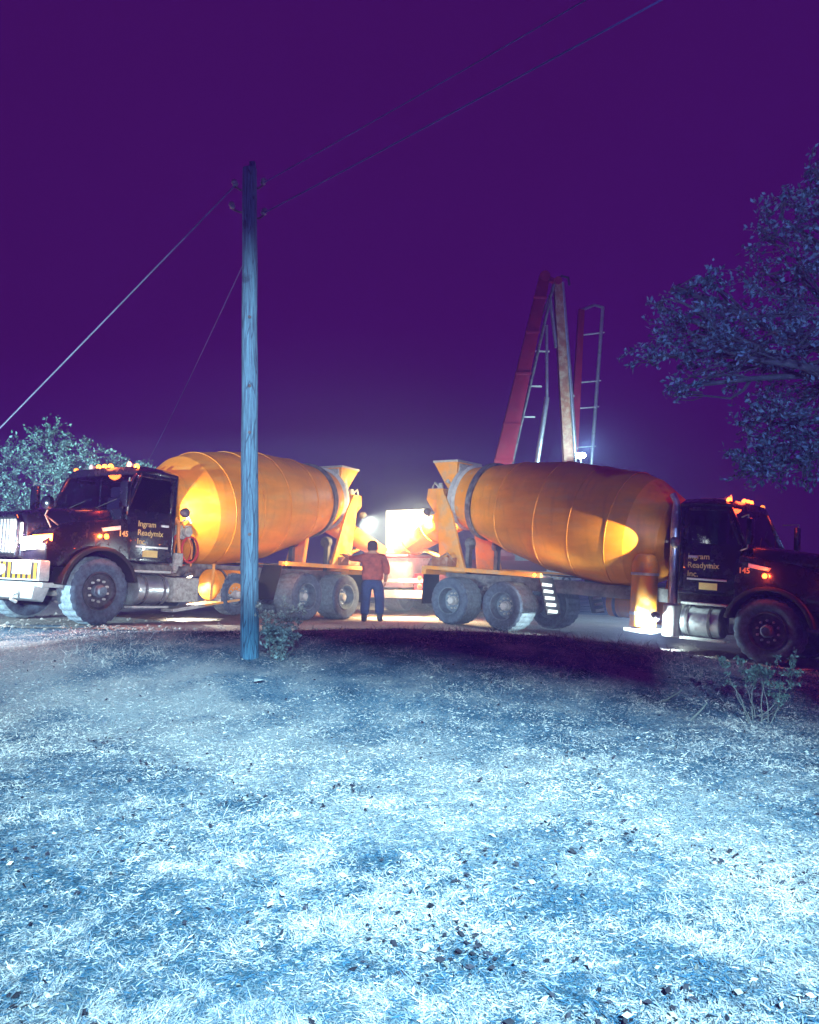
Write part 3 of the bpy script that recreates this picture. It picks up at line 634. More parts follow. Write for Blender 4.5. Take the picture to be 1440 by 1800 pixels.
    m = MB(); m.tube([(-1.72, -0.98, 0.85), (-1.72, -0.98, 2.45), (-1.72, -0.98, 2.72), (-1.80, -0.98, 2.86)], [0.085, 0.085, 0.06, 0.06], 18); ex = m.build('exhaust_stack', M['alu'], T)
    m = MB(); m.lathe([(0, 0.14), (0.02, 0.16), (0.56, 0.16), (0.6, 0.10)], (-1.72, -0.98, 0.28), (0, 0, 1), 24); m.build('muffler', M['white'], ex)
    # hoses and valves behind the cab on the left
    for k, (x, r, mm) in enumerate(((-1.80, 0.25, 'redhose'), (-1.86, 0.22, 'rubber'), (-1.92, 0.20, 'redhose'))):
        m = MB(); m.tube([(x + 0.05*math.sin(3*a), 0.90 + 0.07*k + 0.03*math.cos(2*a), 1.38 + math.sin(a)*r*1.25) if False else (x - 0.10 + math.cos(a)*r, 0.92 + 0.05*k, 1.36 + math.sin(a)*r*1.2) for a in np.linspace(0, 2*PI, 25)], 0.022, 8, False); m.build('hose_coil', M[mm], T)
    m = MB(); m.tube([(-1.66, 0.95, 1.90), (-1.80, 1.02, 1.86), (-1.92, 1.0, 1.66), (-2.1, 0.98, 1.40), (-2.12, 0.96, 1.05)], 0.02, 8); m.build('hanging_hose', M['orangehose'], T)
    m = MB(); m.tube([(-1.66, 0.98, 1.92), (-1.70, 1.04, 1.80), (-1.68, 1.06, 1.60), (-1.75, 1.04, 1.30), (-1.70, 1.0, 1.10)], 0.035, 8); m.build('hanging_hose', M['orangehose'], T)
    m = MB(); m.box(-2.05, -1.78, 0.80, 1.0, 1.55, 1.80); m.lathe([(0, 0.09), (0.1, 0.09)], (-1.9, 1.0, 1.68), (0, 1, 0), 16); m.tube([(-1.8, 0.98, 1.85), (-1.95, 1.0, 1.95), (-2.05, 0.98, 1.86)], 0.025, 8); m.build('valve_block', M['concrete'], T, 0.02)
    m = MB(); m.tube([(-1.72, 0.98, 1.05), (-1.66, 1.06, 1.0), (-1.62, 1.10, 0.94)], [0.07, 0.06, 0.04], 10); m.box(-1.80, -1.62, 0.94, 1.10, 1.04, 1.28); m.build('hose_nozzle', M['concrete'], T, 0.03)
    # --- drum
    A = Vector((-2.05, 0, 2.06)); B = Vector((-7.15, 0, 2.90)); ax = (B - A).normalized(); LN = (B - A).length
    m = MB(); m.lathe([(0.0, 0.40), (0.0, 0.66), (0.10, 0.80), (0.62, 1.10), (0.95, 1.17), (1.05, 1.185), (2.55, 1.185), (2.66, 1.175), (3.7, 1.02), (4.55, 0.83), (LN-0.12, 0.72), (LN, 0.70)], A, ax, 72, True, True)
    dm = m.build('drum', M['orange'], T, smooth=14)
    for t, r in ((0.98, 1.178), (1.80, 1.185), (2.62, 1.18), (3.72, 1.018)):
        m = MB(); m.lathe([(-0.018, r), (-0.014, r+0.012), (0.014, r+0.012), (0.018, r-0.003)], A + ax*t, ax, 72, False, False); m.build('weld_seam', M['orange'], dm)
    m = MB(); m.lathe([(0, 0.80), (0, 0.90), (0.14, 0.88), (0.14, 0.78)], A + ax*4.50, ax, 64, False, False); m.build('track_ring', M['steel'], dm)
    m = MB(); m.lathe([(0, 0.72), (0.05, 0.78), (0.10, 0.74), (0.24, 0.70), (0.24, 0.55)], A + ax*(LN-0.1), ax, 48, False, False); m.build('mouth_ring', M['dirtysteel'], dm)
    # front support
    m = MB(); m.prism([(-0.75, 1.12), (0.75, 1.12), (0.42, 1.95), (0.2, 2.2), (-0.2, 2.2), (-0.42, 1.95)], 'x', -1.98, -1.84); m.lathe([(0, 0.28), (0.25, 0.22)], A - ax*0.26, ax, 24); m.build('front_pedestal', M['orange'], T, 0.015)
    # rear pedestal
    for sd in (1, -1):
        m = MB(); m.prism([(-6.62, 1.13), (-7.35, 1.13), (-7.62, 2.95), (-7.42, 3.02), (-7.18, 2.6)], 'y', 0.66*sd, 0.74*sd)
        m.build('rear_pedestal', M['yellow'], T, 0.012)
        m = MB(); m.lathe([(-0.06, 0.13), (0.06, 0.13)], (-6.70, 0.52*sd, 1.80), ax, 20); m.bar((-6.70, 0.55*sd, 1.12), (-6.70, 0.55*sd, 1.76), 0.12, 0.10); m.build('drum_roller', M['steel'], T)
    m = MB(); m.box(-7.34, -6.66, -0.66, 0.66, 1.13, 1.22); m.bar((-7.5, -0.66, 2.7), (-7.5, 0.66, 2.7), 0.06, 0.1); m.build('pedestal_brace', M['yellow'], T)
    # charge hopper
    m = MB(); rg = []
    for z, x0, x1, hw in ((3.06, -7.35, -7.62, 0.30), (3.30, -7.30, -7.75, 0.38), (3.66, -7.26, -7.98, 0.44), (3.70, -7.24, -8.00, 0.45)):
        rg.append([(x0, -hw, z), (x0, hw, z), (x1, hw*0.9, z), (x1, -hw*0.9, z)])
    m.loft(rg, cap=False); hp = m.build('charge_hopper', M['yellow'], T, 0.006)
    m = MB(); m.loft([[(x*0+a, b, 3.69) for a, b in ((-7.23, -0.47), (-7.23, 0.47), (-8.02, 0.42), (-8.02, -0.42))], [(a, b, 3.74) for a, b in ((-7.23, -0.47), (-7.23, 0.47), (-8.02, 0.42), (-8.02, -0.42))]], cap=False); m.build('splashed_rim', M['concrete'], hp)
    m = MB(); m.box(-7.30, -7.24, -0.36, 0.36, 3.25, 3.66); m.lathe([(0, 0.10), (0.3, 0.03)], (-7.6, 0.3*s, 3.2), (0.3, 0.2, 0.9), 10); m.build('splash_crust', M['concrete'], hp, 0.02)
    # discharge collector
    m = MB(); m.loft([[(a, b, 3.06) for a, b in ((-7.55, -0.56), (-7.55, 0.56), (-8.05, 0.50), (-8.05, -0.50))], [(a, b, 2.80) for a, b in ((-7.50, -0.56), (-7.50, 0.56), (-8.08, 0.50), (-8.08, -0.50))], [(a, b, 2.42) for a, b in ((-7.55, -0.34), (-7.55, 0.34), (-7.92, 0.28), (-7.92, -0.28))]], cap=False)
    m.build('discharge_collector', M['yellow'], T, 0.006)
    m = MB(); m.tube([(-7.7, 0.42*s, 3.05), (-7.85, 0.50*s, 3.2), (-7.95, 0.46*s, 3.08)], 0.03, 8); m.lathe([(0, 0.09), (0.14, 0.05)], (-7.75, 0.40*s, 3.06), (0, 0, 1), 10); m.build('splash_crust', M['concrete'], T)
    # swing chute towards the pump hopper
    c0 = Vector((-7.75, 0, 2.46)); c1 = inv @ Vector(chute_to); d = (c1 - c0); Lc = d.length; d.normalize(); u = d.cross(Vector((0, 0, 1))).normalized(); t = u.cross(d).normalized()
    m = MB(); rings = []
    for q, w in ((-0.18, 0.48), (0.25, 0.46), (0.7*Lc, 0.36), (Lc, 0.28)):
        p = c0 + d*q; n = 12; ring = [p + u*math.cos(a)*w + t*(math.sin(a)*w*0.95) for a in np.linspace(PI, 2*PI, n)]
        ring += [p + u*math.cos(a)*(w-0.02) + t*(math.sin(a)*(w-0.02)*0.95) for a in np.linspace(2*PI, PI, n)]; rings.append(ring)
    m.loft(rings); ch = m.build('discharge_chute', M['yellow'], T)
    p = c0 + d*0.62*Lc
    m = MB(); m.tube([p - t*0.3, Vector((-7.4, 0, 1.3))], 0.045, 10); m.tube([p - t*0.28 + u*0.1, p - t*0.28 - u*0.1], 0.03, 8); m.build('chute_strut', M['yellow'], T)
    m = MB()
    for w in (0.3, 0.75): 
        pp = c0 + d*w*Lc; ww = 0.50 - 0.17*w; m.tube([pp + u*math.cos(a)*(ww) + t*math.sin(a)*ww*0.97 for a in np.linspace(PI, 2*PI, 13)], 0.02, 8)
    m.build('chute_rib', M['yellow'], ch)
    # --- rear deck, fender rail, lamps, mud flaps
    for sd in (1, -1):
        m = MB(); m.box(-7.45, -4.40, 1.10*sd, 1.20*sd, 1.17, 1.26); rl = m.build('fender_rail', M['yellow'], T, 0.012)
        m = MB(); m.box(-7.40, -4.46, 0.62*sd, 1.10*sd, 1.19, 1.215); m.build('fender_plate', M['steel'], T)
        lamp_dome(T, 'rail_marker_lamp', (-4.52, 1.20*sd, 1.215), (0, sd, 0), 0.045, M['amber'], M['rubber'])
        if sd == s: point(T, (-4.52, 1.38*sd, 1.20), lit['amber']*0.35, (1, 0.24, 0.03), 0.03)
        for x in (-4.42,):
            m = MB(); m.loft([[(x, y*sd, z) for y, z in ((0.65, 1.17), (1.18, 1.17))] + [(x-0.02, y*sd, z) for y, z in ((1.18, 1.17), (0.65, 1.17))], [(x+0.22, y*sd, z) for y, z in ((0.65, 0.45), (1.18, 0.45))] + [(x+0.20, y*sd, z) for y, z in ((1.18, 0.45), (0.65, 0.45))]])
            mf = m.build('mud_guard', M['rubber'], T)
            for q in range(5 if s < 0 else 0):
                z0 = 0.50 + q*0.13; xx = x + 0.22*(1.17 - z0)/0.72
                m = MB(); m.bar((xx+0.012, 0.80*sd, z0), (xx+0.012, 1.16*sd, z0+0.02), 0.02, 0.06); m.build('reflector_strip', M['white'], mf)
        m = MB(); m.box(-7.48, -7.45, 0.64*sd, 1.18*sd, 0.40, 1.10); m.build('mud_flap', M['rubber'], T)
        for k, y in enumerate((0.75, 0.95)):
            lamp_dome(T, 'tail_lamp', (-7.52, y*sd, 1.14), (-1, 0, 0), 0.06, M['red'] if k else M['amber'], M['steel'], 0.4)
    m = MB(); m.box(-7.52, -7.40, -1.2, 1.2, 1.06, 1.24); m.build('rear_crossbar', M['yellow'], T, 0.012)
    point(T, (-7.72, 0.90*s, 1.14), lit['red'], (1, 0.06, 0.03), 0.05)
    point(T, (-7.72, -0.90*s, 1.14), lit['red'], (1, 0.06, 0.03), 0.05)
    m = MB(); m.box(-7.35, -6.9, 0.72*s, 1.06*s, 1.27, 1.47); m.tube([(-7.2, 0.95*s, 1.47), (-7.0, 0.95*s, 1.56), (-6.8, 0.9*s, 1.35)], 0.025, 8); m.build('control_box', M['boomtan'], T, 0.02)
    # ladder up to the hopper on the near side
    m = MB()
    for y in (0.80, 1.06): m.tube([(-7.42, y*-s, 1.26), (-7.50, y*-s, 2.9)], 0.02, 8)
    ld = m.build('ladder', M['yellow'], T)
    for k in range(6):
        m = MB(); m.tube([(-7.43-0.008*k, -0.80*s, 1.45+0.26*k), (-7.43-0.008*k, -1.06*s, 1.45+0.26*k)], 0.014, 6); m.build('rung', M['yellow'], ld)
    return T

LEFT = road_frame((-5.1, 13.5), (0.54, 0.84), True)
RIGHT = road_frame((5.84, 13.58), (-0.75, 0.66), False)
HOP = Vector((-0.42, 21.3, g(-0.42, 21.3)))
left = mixer('mixer_truck', 'black-cabbed mixer truck with chrome grille and striped bumper behind the wooden pole', LEFT, 1, HOP + Vector((-0.22, -0.12, 1.72)), dict(head=True, amber=30, red=10, col=(1, 0.17, 0.02), lens='amber'))
right = mixer('mixer_truck', 'mixer truck in deep shade beneath the oak, its upright exhaust and water tank lit', RIGHT, -1, HOP + Vector((0.22, -0.05, 1.72)), dict(head=False, amber=18, red=38, col=(1, 0.075, 0.015), lens='redamber'))

def work_lamp(T, c, target, power, col, size, blend, m, name='work_lamp', r=0.05, pt=False):
    c = Vector(c); d = (Vector(target) - c).normalized()
    b = MB(); b.lathe([(-0.10, 0.04), (-0.06, 0.085), (0, 0.095), (0.01, 0.09)], c, d, 18); o = b.build(name, M['steel'], T)
    l = MB(); l.lathe([(0.008, 0.082), (0.02, 0.06), (0.022, 0.01)], c, d, 18); l.build('lens', m, o)
    if pt: return point(T, c + d*0.16, power, col, r)
    return spot(T, c + d*0.06, Vector(target), power, col, size, blend, r)
# work lamps behind the cabs shine up on the front cone of each drum
work_lamp(left, (-1.70, 1.20, 2.02), (-2.62, 0.86, 2.12), 190, (1.0, 0.84, 0.45), 84, 0.12, M['lampwarm'], r=0.012)
work_lamp(right, (-1.62, -1.28, 1.98), (-3.3, -1.12, 1.96), 470, (1.0, 0.84, 0.45), 35, 0.22, M['lampwarm'], r=0.012)
# lamp low behind the right cab floods the ground, tank and muffler
work_lamp(right, (-1.93, -1.24, 0.62), (-2.5, -1.16, 0.12), 900, (0.80, 1.0, 0.98), 150, 0.3, M['lampwhite'], r=0.04)
point(right, (-1.90, -1.30, 0.50), 120, (0.75, 1.0, 0.95), 0.04)  # bare point light added to brighten the muffler
# under-body lamp of the left truck
work_lamp(left, (-2.45, 0.55, 0.85), (-2.6, 0.9, 0.1), 160, (1.0, 0.95, 0.75), 120, 0.5, M['lampwarm'], r=0.04)
# lamps over the chutes
work_lamp(left, (-8.0, 0.62, 2.55), LEFT.inverted() @ (HOP + Vector((0, 0, 1.5))), CENTRE_POWER, (1.0, 0.80, 0.45), 140, 0.4, M['lampwarm'], r=0.06)
work_lamp(right, (-7.95, -0.62, 2.50), RIGHT.inverted() @ (HOP + Vector((0, 0, 1.6))), CENTRE_POWER*0.5, (1.0, 0.74, 0.30), 140, 0.4, M['lampwarm'], r=0.06)

# ------------------------------------------------------------------ concrete pump truck with its boom
pd = Vector((0.55, 0.835, 0)).normalized(); pl = Vector((-pd.y, pd.x, 0))
PUMP = Matrix(((pd.x, pl.x, 0, HOP.x), (pd.y, pl.y, 0, HOP.y), (0, 0, 1, HOP.z + 0.01), (0, 0, 0, 1)))
pump = empty('pump_truck', PUMP); tag(pump, 'concrete pump truck with raised red folding boom between and behind the two mixers', 'pump truck')
PI_ = PUMP.inverted()
m = MB(); m.loft([[(-0.45, -0.75, 1.5), (-0.45, 0.75, 1.5), (0.65, 0.75, 1.5), (0.65, -0.75, 1.5)], [(-0.15, -0.40, 0.72), (-0.15, 0.40, 0.72), (0.55, 0.40, 0.72), (0.55, -0.40, 0.72)]]); hp = m.build('hopper', M['white'], pump, 0.02)
m = MB(); m.tube([(-0.46, -0.78, 1.52), (-0.46, 0.78, 1.52), (0.66, 0.78, 1.52), (0.66, -0.78, 1.52), (-0.46, -0.78, 1.52)], 0.045, 8); m.build('rim', M['boomred'], hp)
for k in range(7):
    y = -0.66 + 0.22*k; m = MB(); m.tube([(-0.44, y, 1.53), (0.64, y, 1.53)], 0.012, 6); m.build('grate_bar', M['steel'], hp)
m = MB(); m.box(0.66, 0.72, -0.62, 0.70, 1.62, 2.78); m.build('splash_guard', M['panel'], pump, 0.02)
m = MB(); m.box(-0.30, -0.20, -1.15, 1.15, 0.46, 0.66); m.box(-0.26, -0.2, -1.15, 1.15, 0.85, 0.95); m.build('rear_bumper', M['white'], pump, 0.015)
for sd in (1, -1):
    m = MB(); m.box(-0.24, -0.16, 0.80*sd, 1.14*sd, 0.66, 1.08); m.build('lamp_panel', M['boomred'], pump, 0.01)
    for z in (0.76, 0.96): lamp_dome(pump, 'tail_lamp', (-0.25, 0.97*sd, z), (-1, 0, 0), 0.065, M['red'], M['steel'], 0.4)
    point(pump, (-0.48, 0.97*sd, 0.86), 30, (1, 0.08, 0.04), 0.06)
    m = MB(); m.box(0.3, 10.2, 0.36*sd, 0.46*sd, 0.75, 1.05); m.build('chassis_rail', M['steel'], pump)
    for x in (1.6, 2.95, 8.6): put_wheel(pump, 'rear' if x < 5 else 'front', x, 1.2*sd, 0.53, sd, x)
    m = MB(); m.box(1.1, 7.0, 0.50*sd, 1.20*sd, 1.12, 1.45); m.build('deck_box', M['boomred'], pump, 0.03)
    m = MB(); m.bar((5.2, 0.9*sd, 0.95), (3.6, 2.6*sd, 0.95), 0.28, 0.3); m.box(3.45, 3.75, 2.45*sd, 2.75*sd, 0.05, 1.1); m.box(3.35, 3.85, 2.35*sd, 2.85*sd, 0.0, 0.05); m.build('outrigger', M['boomred'], pump, 0.015)
m = MB(); m.prism([(8.0, 0.8), (10.0, 0.8), (10.15, 1.6), (9.9, 2.8), (8.05, 2.85)], 'y', -1.2, 1.2); cb = m.build('cab_shell', M['white'], pump, 0.05)
m = MB(); m.loft([[(10.14, -1.05, 1.72), (10.14, 1.05, 1.72)], [(9.94, -1.0, 2.6), (9.94, 1.0, 2.6)]], close=False, cap=False); m.build('windscreen', M['glass'], cb, xf=Matrix.Translation((0.02, 0, 0)))
TUR = PI_ @ Vector((2.75, 26.2, 0)); tx, ty = TUR.x, TUR.y
m = MB(); m.lathe([(0, 0.62), (0.3, 0.62), (0.5, 0.45), (1.5, 0.36), (1.9, 0.42), (2.1, 0.42)], (tx, ty, 1.3), (0, 0, 1), 28); m.build('turret', M['boomred'], pump)
def L2P(px, py, d): return PI_ @ at(px, py, d)
DB = 26.2
pA0 = Vector((tx, ty, 3.5)); pA1 = L2P(957, 488, DB + 0.2)
pB1 = L2P(1003, 880, DB + 0.9); pB0 = L2P(980, 496, DB + 0.4)
pC0 = L2P(1004, 870, DB + 1.4); pC1 = L2P(1022, 545, DB + 1.7)
pD0 = L2P(1036, 868, DB + 1.9); pD1 = L2P(1060, 540, DB + 2.0)
side = (PI_.to_3x3() @ Vector((0, 1, 0)))
m = MB(); m.taper(pA0, pA1, 0.60, 0.5, 0.34, 0.32, side); b1_ = m.build('boom_section', M['boomred'], pump, 0.02)
off = (PI_.to_3x3() @ Vector((0.48, -0.1, -0.1)))
m = MB(); m.tube([pA0 + off*0.7 + Vector((0, 0, 0.3)), pA1 + off*0.6 - Vector((0, 0, 0.2))], 0.05, 10); pA = m.build('delivery_pipe', M['steel'], b1_)
off2 = (PI_.to_3x3() @ Vector((0.95, 0.1, 0)))
m = MB(); m.tube([pA0.lerp(pA1, 0.02) + off2*1.25, pA0.lerp(pA1, 0.45) + off2*1.02], 0.085, 12); m.tube([pA0.lerp(pA1, 0.45) + off2*1.02, pA0.lerp(pA1, 0.78) + off2*0.45], 0.05, 12); m.build('lift_cylinder', M['alu'], b1_)
for q in (0.36, 0.50, 0.66):
    m = MB(); p = pA0.lerp(pA1, q); m.bar(p, p + off2*0.75, 0.07, 0.04); m.build('pipe_bracket', M['dirtysteel'], b1_)
m = MB(); m.taper(pB0, pB1, 0.26, 0.3, 0.34, 0.34, side); b2_ = m.build('boom_section', M['boomtan'], pump, 0.015)
offb = (PI_.to_3x3() @ Vector((0.28, 0, 0)))
m = MB(); m.tube([pB0 + offb*0.55, pB0.lerp(pB1, 0.5) + offb*0.85, pB1 + offb*0.95], 0.07, 12); m.build('delivery_pipe', M['alu'], b2_)
for q in (0.52, 0.76, 0.9):
    m = MB(); p = pB0.lerp(pB1, q); m.bar(p - offb*0.4, p + offb*1.2, 0.08, 0.05); m.build('pipe_bracket', M['dirtysteel'], b2_)
m = MB(); m.bar(pA1, pB0, 0.14, 0.14); m.lathe([(-0.2, 0.17), (0.2, 0.17)], pA1, side, 18); m.lathe([(-0.2, 0.13), (0.2, 0.13)], pB0, side, 18); m.build('boom_joint', M['boomred'], pump)
m = MB(); m.tube([pB0 + Vector((-0.0, 0, 0)), pB0 + offb*0.5 + Vector((0, 0, 0.22)), pB0 + offb*1.3 + Vector((0, 0, 0.15)), pB0 + offb*1.4 - Vector((0, 0, 0.1))], 0.04, 8); m.build('hose_loop', M['rubber'], pump)
m = MB(); m.taper(pC0, pC1, 0.30, 0.3, 0.20, 0.2, side); b3_ = m.build('boom_section', M['boomred'], pump, 0.012)
m = MB(); m.tube([pD0, pD1], 0.062, 12); m.tube([pD1, pD1.lerp(pC1, 0.4) + Vector((0, 0, 0.12)), pC1 + Vector((0, 0, 0.0))], 0.05, 8); m.build('delivery_pipe', M['alu'], b3_)
for q in (0.25, 0.46, 0.60, 0.86):
    m = MB(); m.bar(pC0.lerp(pC1, q), pD0.lerp(pD1, q).lerp(pC0.lerp(pC1, q), -0.15), 0.06, 0.04); m.build('pipe_bracket', M['dirtysteel'], b3_)
gs = side.normalized()
for q0, q1 in ((0.06, 0.30),):
    m = MB(); m.tube([pB0.lerp(pB1, q0) - offb*1.0, pB0.lerp(pB1, q1) - offb*0.6], 0.06, 10); m.tube([pA0.lerp(pA1, 0.80) + off*0.3, pB0.lerp(pB1, q0) - offb*1.0], 0.035, 10); m.build('fold_cylinder', M['alu'], b2_)
for k in range(5):
    qa = 0.70 + 0.055*k; w = 0.5 if k % 2 else -0.5
    m = MB(); m.bar(pB0.lerp(pB1, qa) + offb*w, pB0.lerp(pB1, qa + 0.055) - offb*w, 0.05, 0.05); m.build('lacing_bar', M['boomtan'], b2_)
for q in (0.16, 0.32, 0.55, 0.74, 0.90):
    m = MB(); p = pA0.lerp(pA1, q); wq = 0.60 - 0.26*q; m.bar(p - gs*(0.26 - 0.09*q), p - gs*(0.28 - 0.09*q), wq + 0.06, 0.10); m.build('stiffener_plate', M['boomred'], b1_, 0.006)
for k, dz in enumerate((0.06, 0.12)):
    m = MB(); m.tube([pA0.lerp(pA1, q) + off*(0.55 + dz) + Vector((0, 0, 0.05*math.sin(q*19 + k))) for q in np.linspace(0.05, 0.97, 14)], 0.016, 6); m.build('hydraulic_line', M['rubber'], b1_)
lp = L2P(1021, 800, DB - 0.4)
m = MB(); m.tube([Vector((lp.x + 0.05, lp.y, 1.4)), lp - Vector((0, 0, 0.12))], 0.03, 8); m.build('lamp_post', M['steel'], pump)
b = MB(); b.lathe([(0.0, 0.09), (0.05, 0.16), (0.1, 0.17), (0.16, 0.13), (0.18, 0.02)], lp - Vector((0, 0, 0.1)), (0, 0, 1), 18); wl = b.build('work_lamp', M['lampwhite'], pump)
lq = PI_ @ (at(1021, 800, DB - 0.4) + Vector((0, -1.0, 0.10)))
point(pump, lq, 560, (0.55, 0.95, 1.0), 0.10)

# ------------------------------------------------------------------ person between the trucks
def person(x, y):
    r = empty('person', Matrix.Translation((x, y, g(x, y) + 0.012)) @ Matrix.Diagonal((1.16, 1.12, 1.0, 1.0)))
    tag(r, 'person in faded red shirt and dark blue trousers, back turned, arm raised towards the chute', 'person')
    # body: one continuous figure
    V = [(0, 0, 0.98), (0, 0, 1.15), (0, 0.01, 1.36), (0, 0.0, 1.50), (0, 0.02, 1.58), (0, 0.03, 1.70), (0, 0.03, 1.76),
         (-0.10, 0, 0.92), (-0.13, 0.02, 0.50), (-0.15, -0.02, 0.09), (-0.16, 0.14, 0.05),
         (0.10, 0, 0.92), (0.13, 0.03, 0.50), (0.13, 0.02, 0.09), (0.15, 0.18, 0.05),
         (-0.19, 0.0, 1.45), (-0.40, 0.06, 1.42), (-0.56, 0.26, 1.50), (-0.60, 0.33, 1.52),
         (0.20, 0.0, 1.45), (0.28, -0.02, 1.18), (0.25, 0.10, 0.95), (0.24, 0.13, 0.89)]
    E = [(0,1),(1,2),(2,3),(3,4),(4,5),(5,6),(0,7),(7,8),(8,9),(9,10),(0,11),(11,12),(12,13),(13,14),(3,15),(15,16),(16,17),(17,18),(3,19),(19,20),(20,21),(21,22)]
    Rd = [(0.16,0.12),(0.15,0.11),(0.17,0.11),0.09,0.06,0.095,0.075, 0.09,0.06,0.045,0.035, 0.09,0.06,0.045,0.035, 0.065,0.048,0.035,0.035, 0.065,0.048,0.036,0.035]
    skin('body', V, E, Rd, M['skin'], r)
    # shirt
    V = [(0, 0, 0.86), (0, 0, 1.08), (0, 0.0, 1.34), (0, 0.0, 1.47), (0, 0.01, 1.53), (-0.19, 0.0, 1.45), (-0.30, 0.03, 1.42), (-0.46, 0.13, 1.44), (0.19, 0.0, 1.45), (0.26, -0.01, 1.30), (0.275, 0.01, 1.05)]
    E = [(0,1),(1,2),(2,3),(3,4),(3,5),(5,6),(6,7),(3,8),(8,9),(9,10)]
    skin('shirt', V, E, [(0.235,0.175),(0.225,0.165),(0.225,0.15),(0.15,0.12),0.075,0.09,0.078,0.068,0.09,0.08,0.072], M['shirt'], r)
    V = [(0, 0, 1.00), (-0.01, 0, 0.93), (-0.11, 0, 0.84), (-0.135, 0.02, 0.50), (-0.15, -0.015, 0.14), (0.11, 0, 0.84), (0.14, 0.03, 0.50), (0.135, 0.02, 0.14)]
    E = [(0,1),(1,2),(2,3),(3,4),(1,5),(5,6),(6,7)]
    skin('trousers', V, E, [(0.20,0.15),(0.20,0.155),0.128,0.10,0.094,0.128,0.10,0.094], M['denim'], r)
    for sx, x0, y0 in ((-1, -0.155, -0.02), (1, 0.14, 0.02)):
        skin('boot', [(x0, y0-0.02, 0.20), (x0, y0-0.01, 0.07), (x0+0.01*sx, y0+0.10, 0.055), (x0+0.015*sx, y0+0.19, 0.045)], [(0,1),(1,2),(2,3)], [0.062, 0.06, 0.055, 0.045], M['boot'], r)
    m = MB(); m.lathe([(0.0, 0.098), (0.05, 0.102), (0.10, 0.088), (0.135, 0.05), (0.145, 0.005)], (0, 0.03, 1.69), (0, 0.08, 1), 24); cp = m.build('cap', M['hair'], r)
    m = MB(); m.loft([[(-0.08, 0.10, 1.70), (0.08, 0.10, 1.70), (0.08, 0.10, 1.712), (-0.08, 0.10, 1.712)], [(-0.06, 0.20, 1.685), (0.06, 0.20, 1.685), (0.06, 0.20, 1.695), (-0.06, 0.20, 1.695)]]); m.build('brim', M['hair'], cp)
    m = MB(); m.lathe([(0, 0.085), (0.06, 0.098), (0.10, 0.099)], (0, 0.015, 1.60), (0, 0.03, 1), 20); m.build('hair', M['hair'], r)
    # face features (turned away) and ears
    for sx in (-1, 1):
        m = MB(); m.lathe([(0, 0.03), (0.012, 0.028), (0.018, 0.01)], (0.088*sx, 0.03, 1.65), (sx, -0.2, 0), 12); m.build('ear', M['skin'], r)
        m = MB(); m.lathe([(0, 0.013), (0.006, 0.008)], (0.034*sx, 0.118, 1.665), (0, 1, 0), 10); m.build('eye', M['boot'], r)
    m = MB(); m.loft([[(-0.008, 0.115, 1.675), (0.008, 0.115, 1.675), (0, 0.12, 1.68)], [(-0.018, 0.115, 1.63), (0.018, 0.115, 1.63), (0, 0.148, 1.634)]]); m.build('nose', M['skin'], r)
    # fingers
    def hand(c, d, t):
        c = Vector(c); d = Vector(d).normalized(); u = d.cross(Vector(t)).normalized(); n = u.cross(d)
        for k, ln in enumerate((0.075, 0.085, 0.08, 0.062)):
            b0 = c + u*(k-1.5)*0.02; skin('finger', [b0, b0 + d*ln*0.55, b0 + d*ln*0.9 - n*0.03], [(0,1),(1,2)], [0.009, 0.0085, 0.0075], M['skin'], r, 1)
        b0 = c - d*0.04 + u*0.035; skin('thumb', [b0, b0 + d*0.035 + u*0.025, b0 + d*0.065 + u*0.028], [(0,1),(1,2)], [0.011, 0.0095, 0.0085], M['skin'], r, 1)
    hand((-0.615, 0.365, 1.525), (-0.35, 0.9, 0.12), (0, 0, 1)); hand((0.238, 0.14, 0.855), (-0.1, 0.25, -1), (1, 0.2, 0))
    return r
person(-0.83, 18.4)

# ------------------------------------------------------------------ utility pole and wires
PX, PY = -2.02, 10.45
pb = Vector((PX, PY, g(PX, PY) - 0.05)); pt_ = at(439, 297, PY)
pole = empty('utility_pole', Matrix.Translation(pb)); tag(pole, 'weathered wooden utility pole standing in the grass in front of the mixer', 'utility pole')
top = pt_ - pb
m = MB(); n = 15; m.tube([Vector((0, 0, 0)).lerp(top, k/n) + Vector((0.003*math.sin(k*1.7), 0, 0)) for k in range(n+1)], [0.118 - 0.026*k/n + 0.0015*math.sin(k*2.3) for k in range(n+1)], 28); m.build('shaft', M['pole'], pole)
m = MB(); m.box(top.x + 0.0, top.x + 0.075, -0.04, 0.04, top.z - 0.8, top.z + 0.09); m.build('ridge_pin_board', M['pole'], pole, 0.006)
INS = {}
for key, px, py, dx in (('a', 462, 322, 0.10), ('b', 463, 375, 0.10), ('c', 414, 325, -0.10), ('d', 409, 364, -0.10)):
    e = at(px, py, PY) - pb; c = Vector((top.x*e.z/top.z + dx*0.6, 0, e.z - 0.06))
    m = MB(); m.tube([c, c + Vector((dx*0.6, 0, -0.01)), e - Vector((0, 0, 0.03)), e], 0.014, 8); bk = m.build('bracket', M['steel'], pole)
    m = MB(); m.lathe([(-0.02, 0.02), (0, 0.04), (0.02, 0.03), (0.04, 0.042), (0.07, 0.025), (0.08, 0.01)], e, (dx*4, 0, 1), 14); m.build('insulator', M['porcelain'], bk); INS[key] = pb + e
for z in (1.6, 2.9, 3.5, 4.4):       # drying checks and old hardware on the shaft
    m = MB(); c = Vector((top.x*z/top.z + 0.02, -0.108, z)); m.lathe([(0, 0.022), (0.015, 0.02), (0.02, 0.01)], c, (0.1, -1, 0), 10); m.build('bolt', M['steel'], pole)
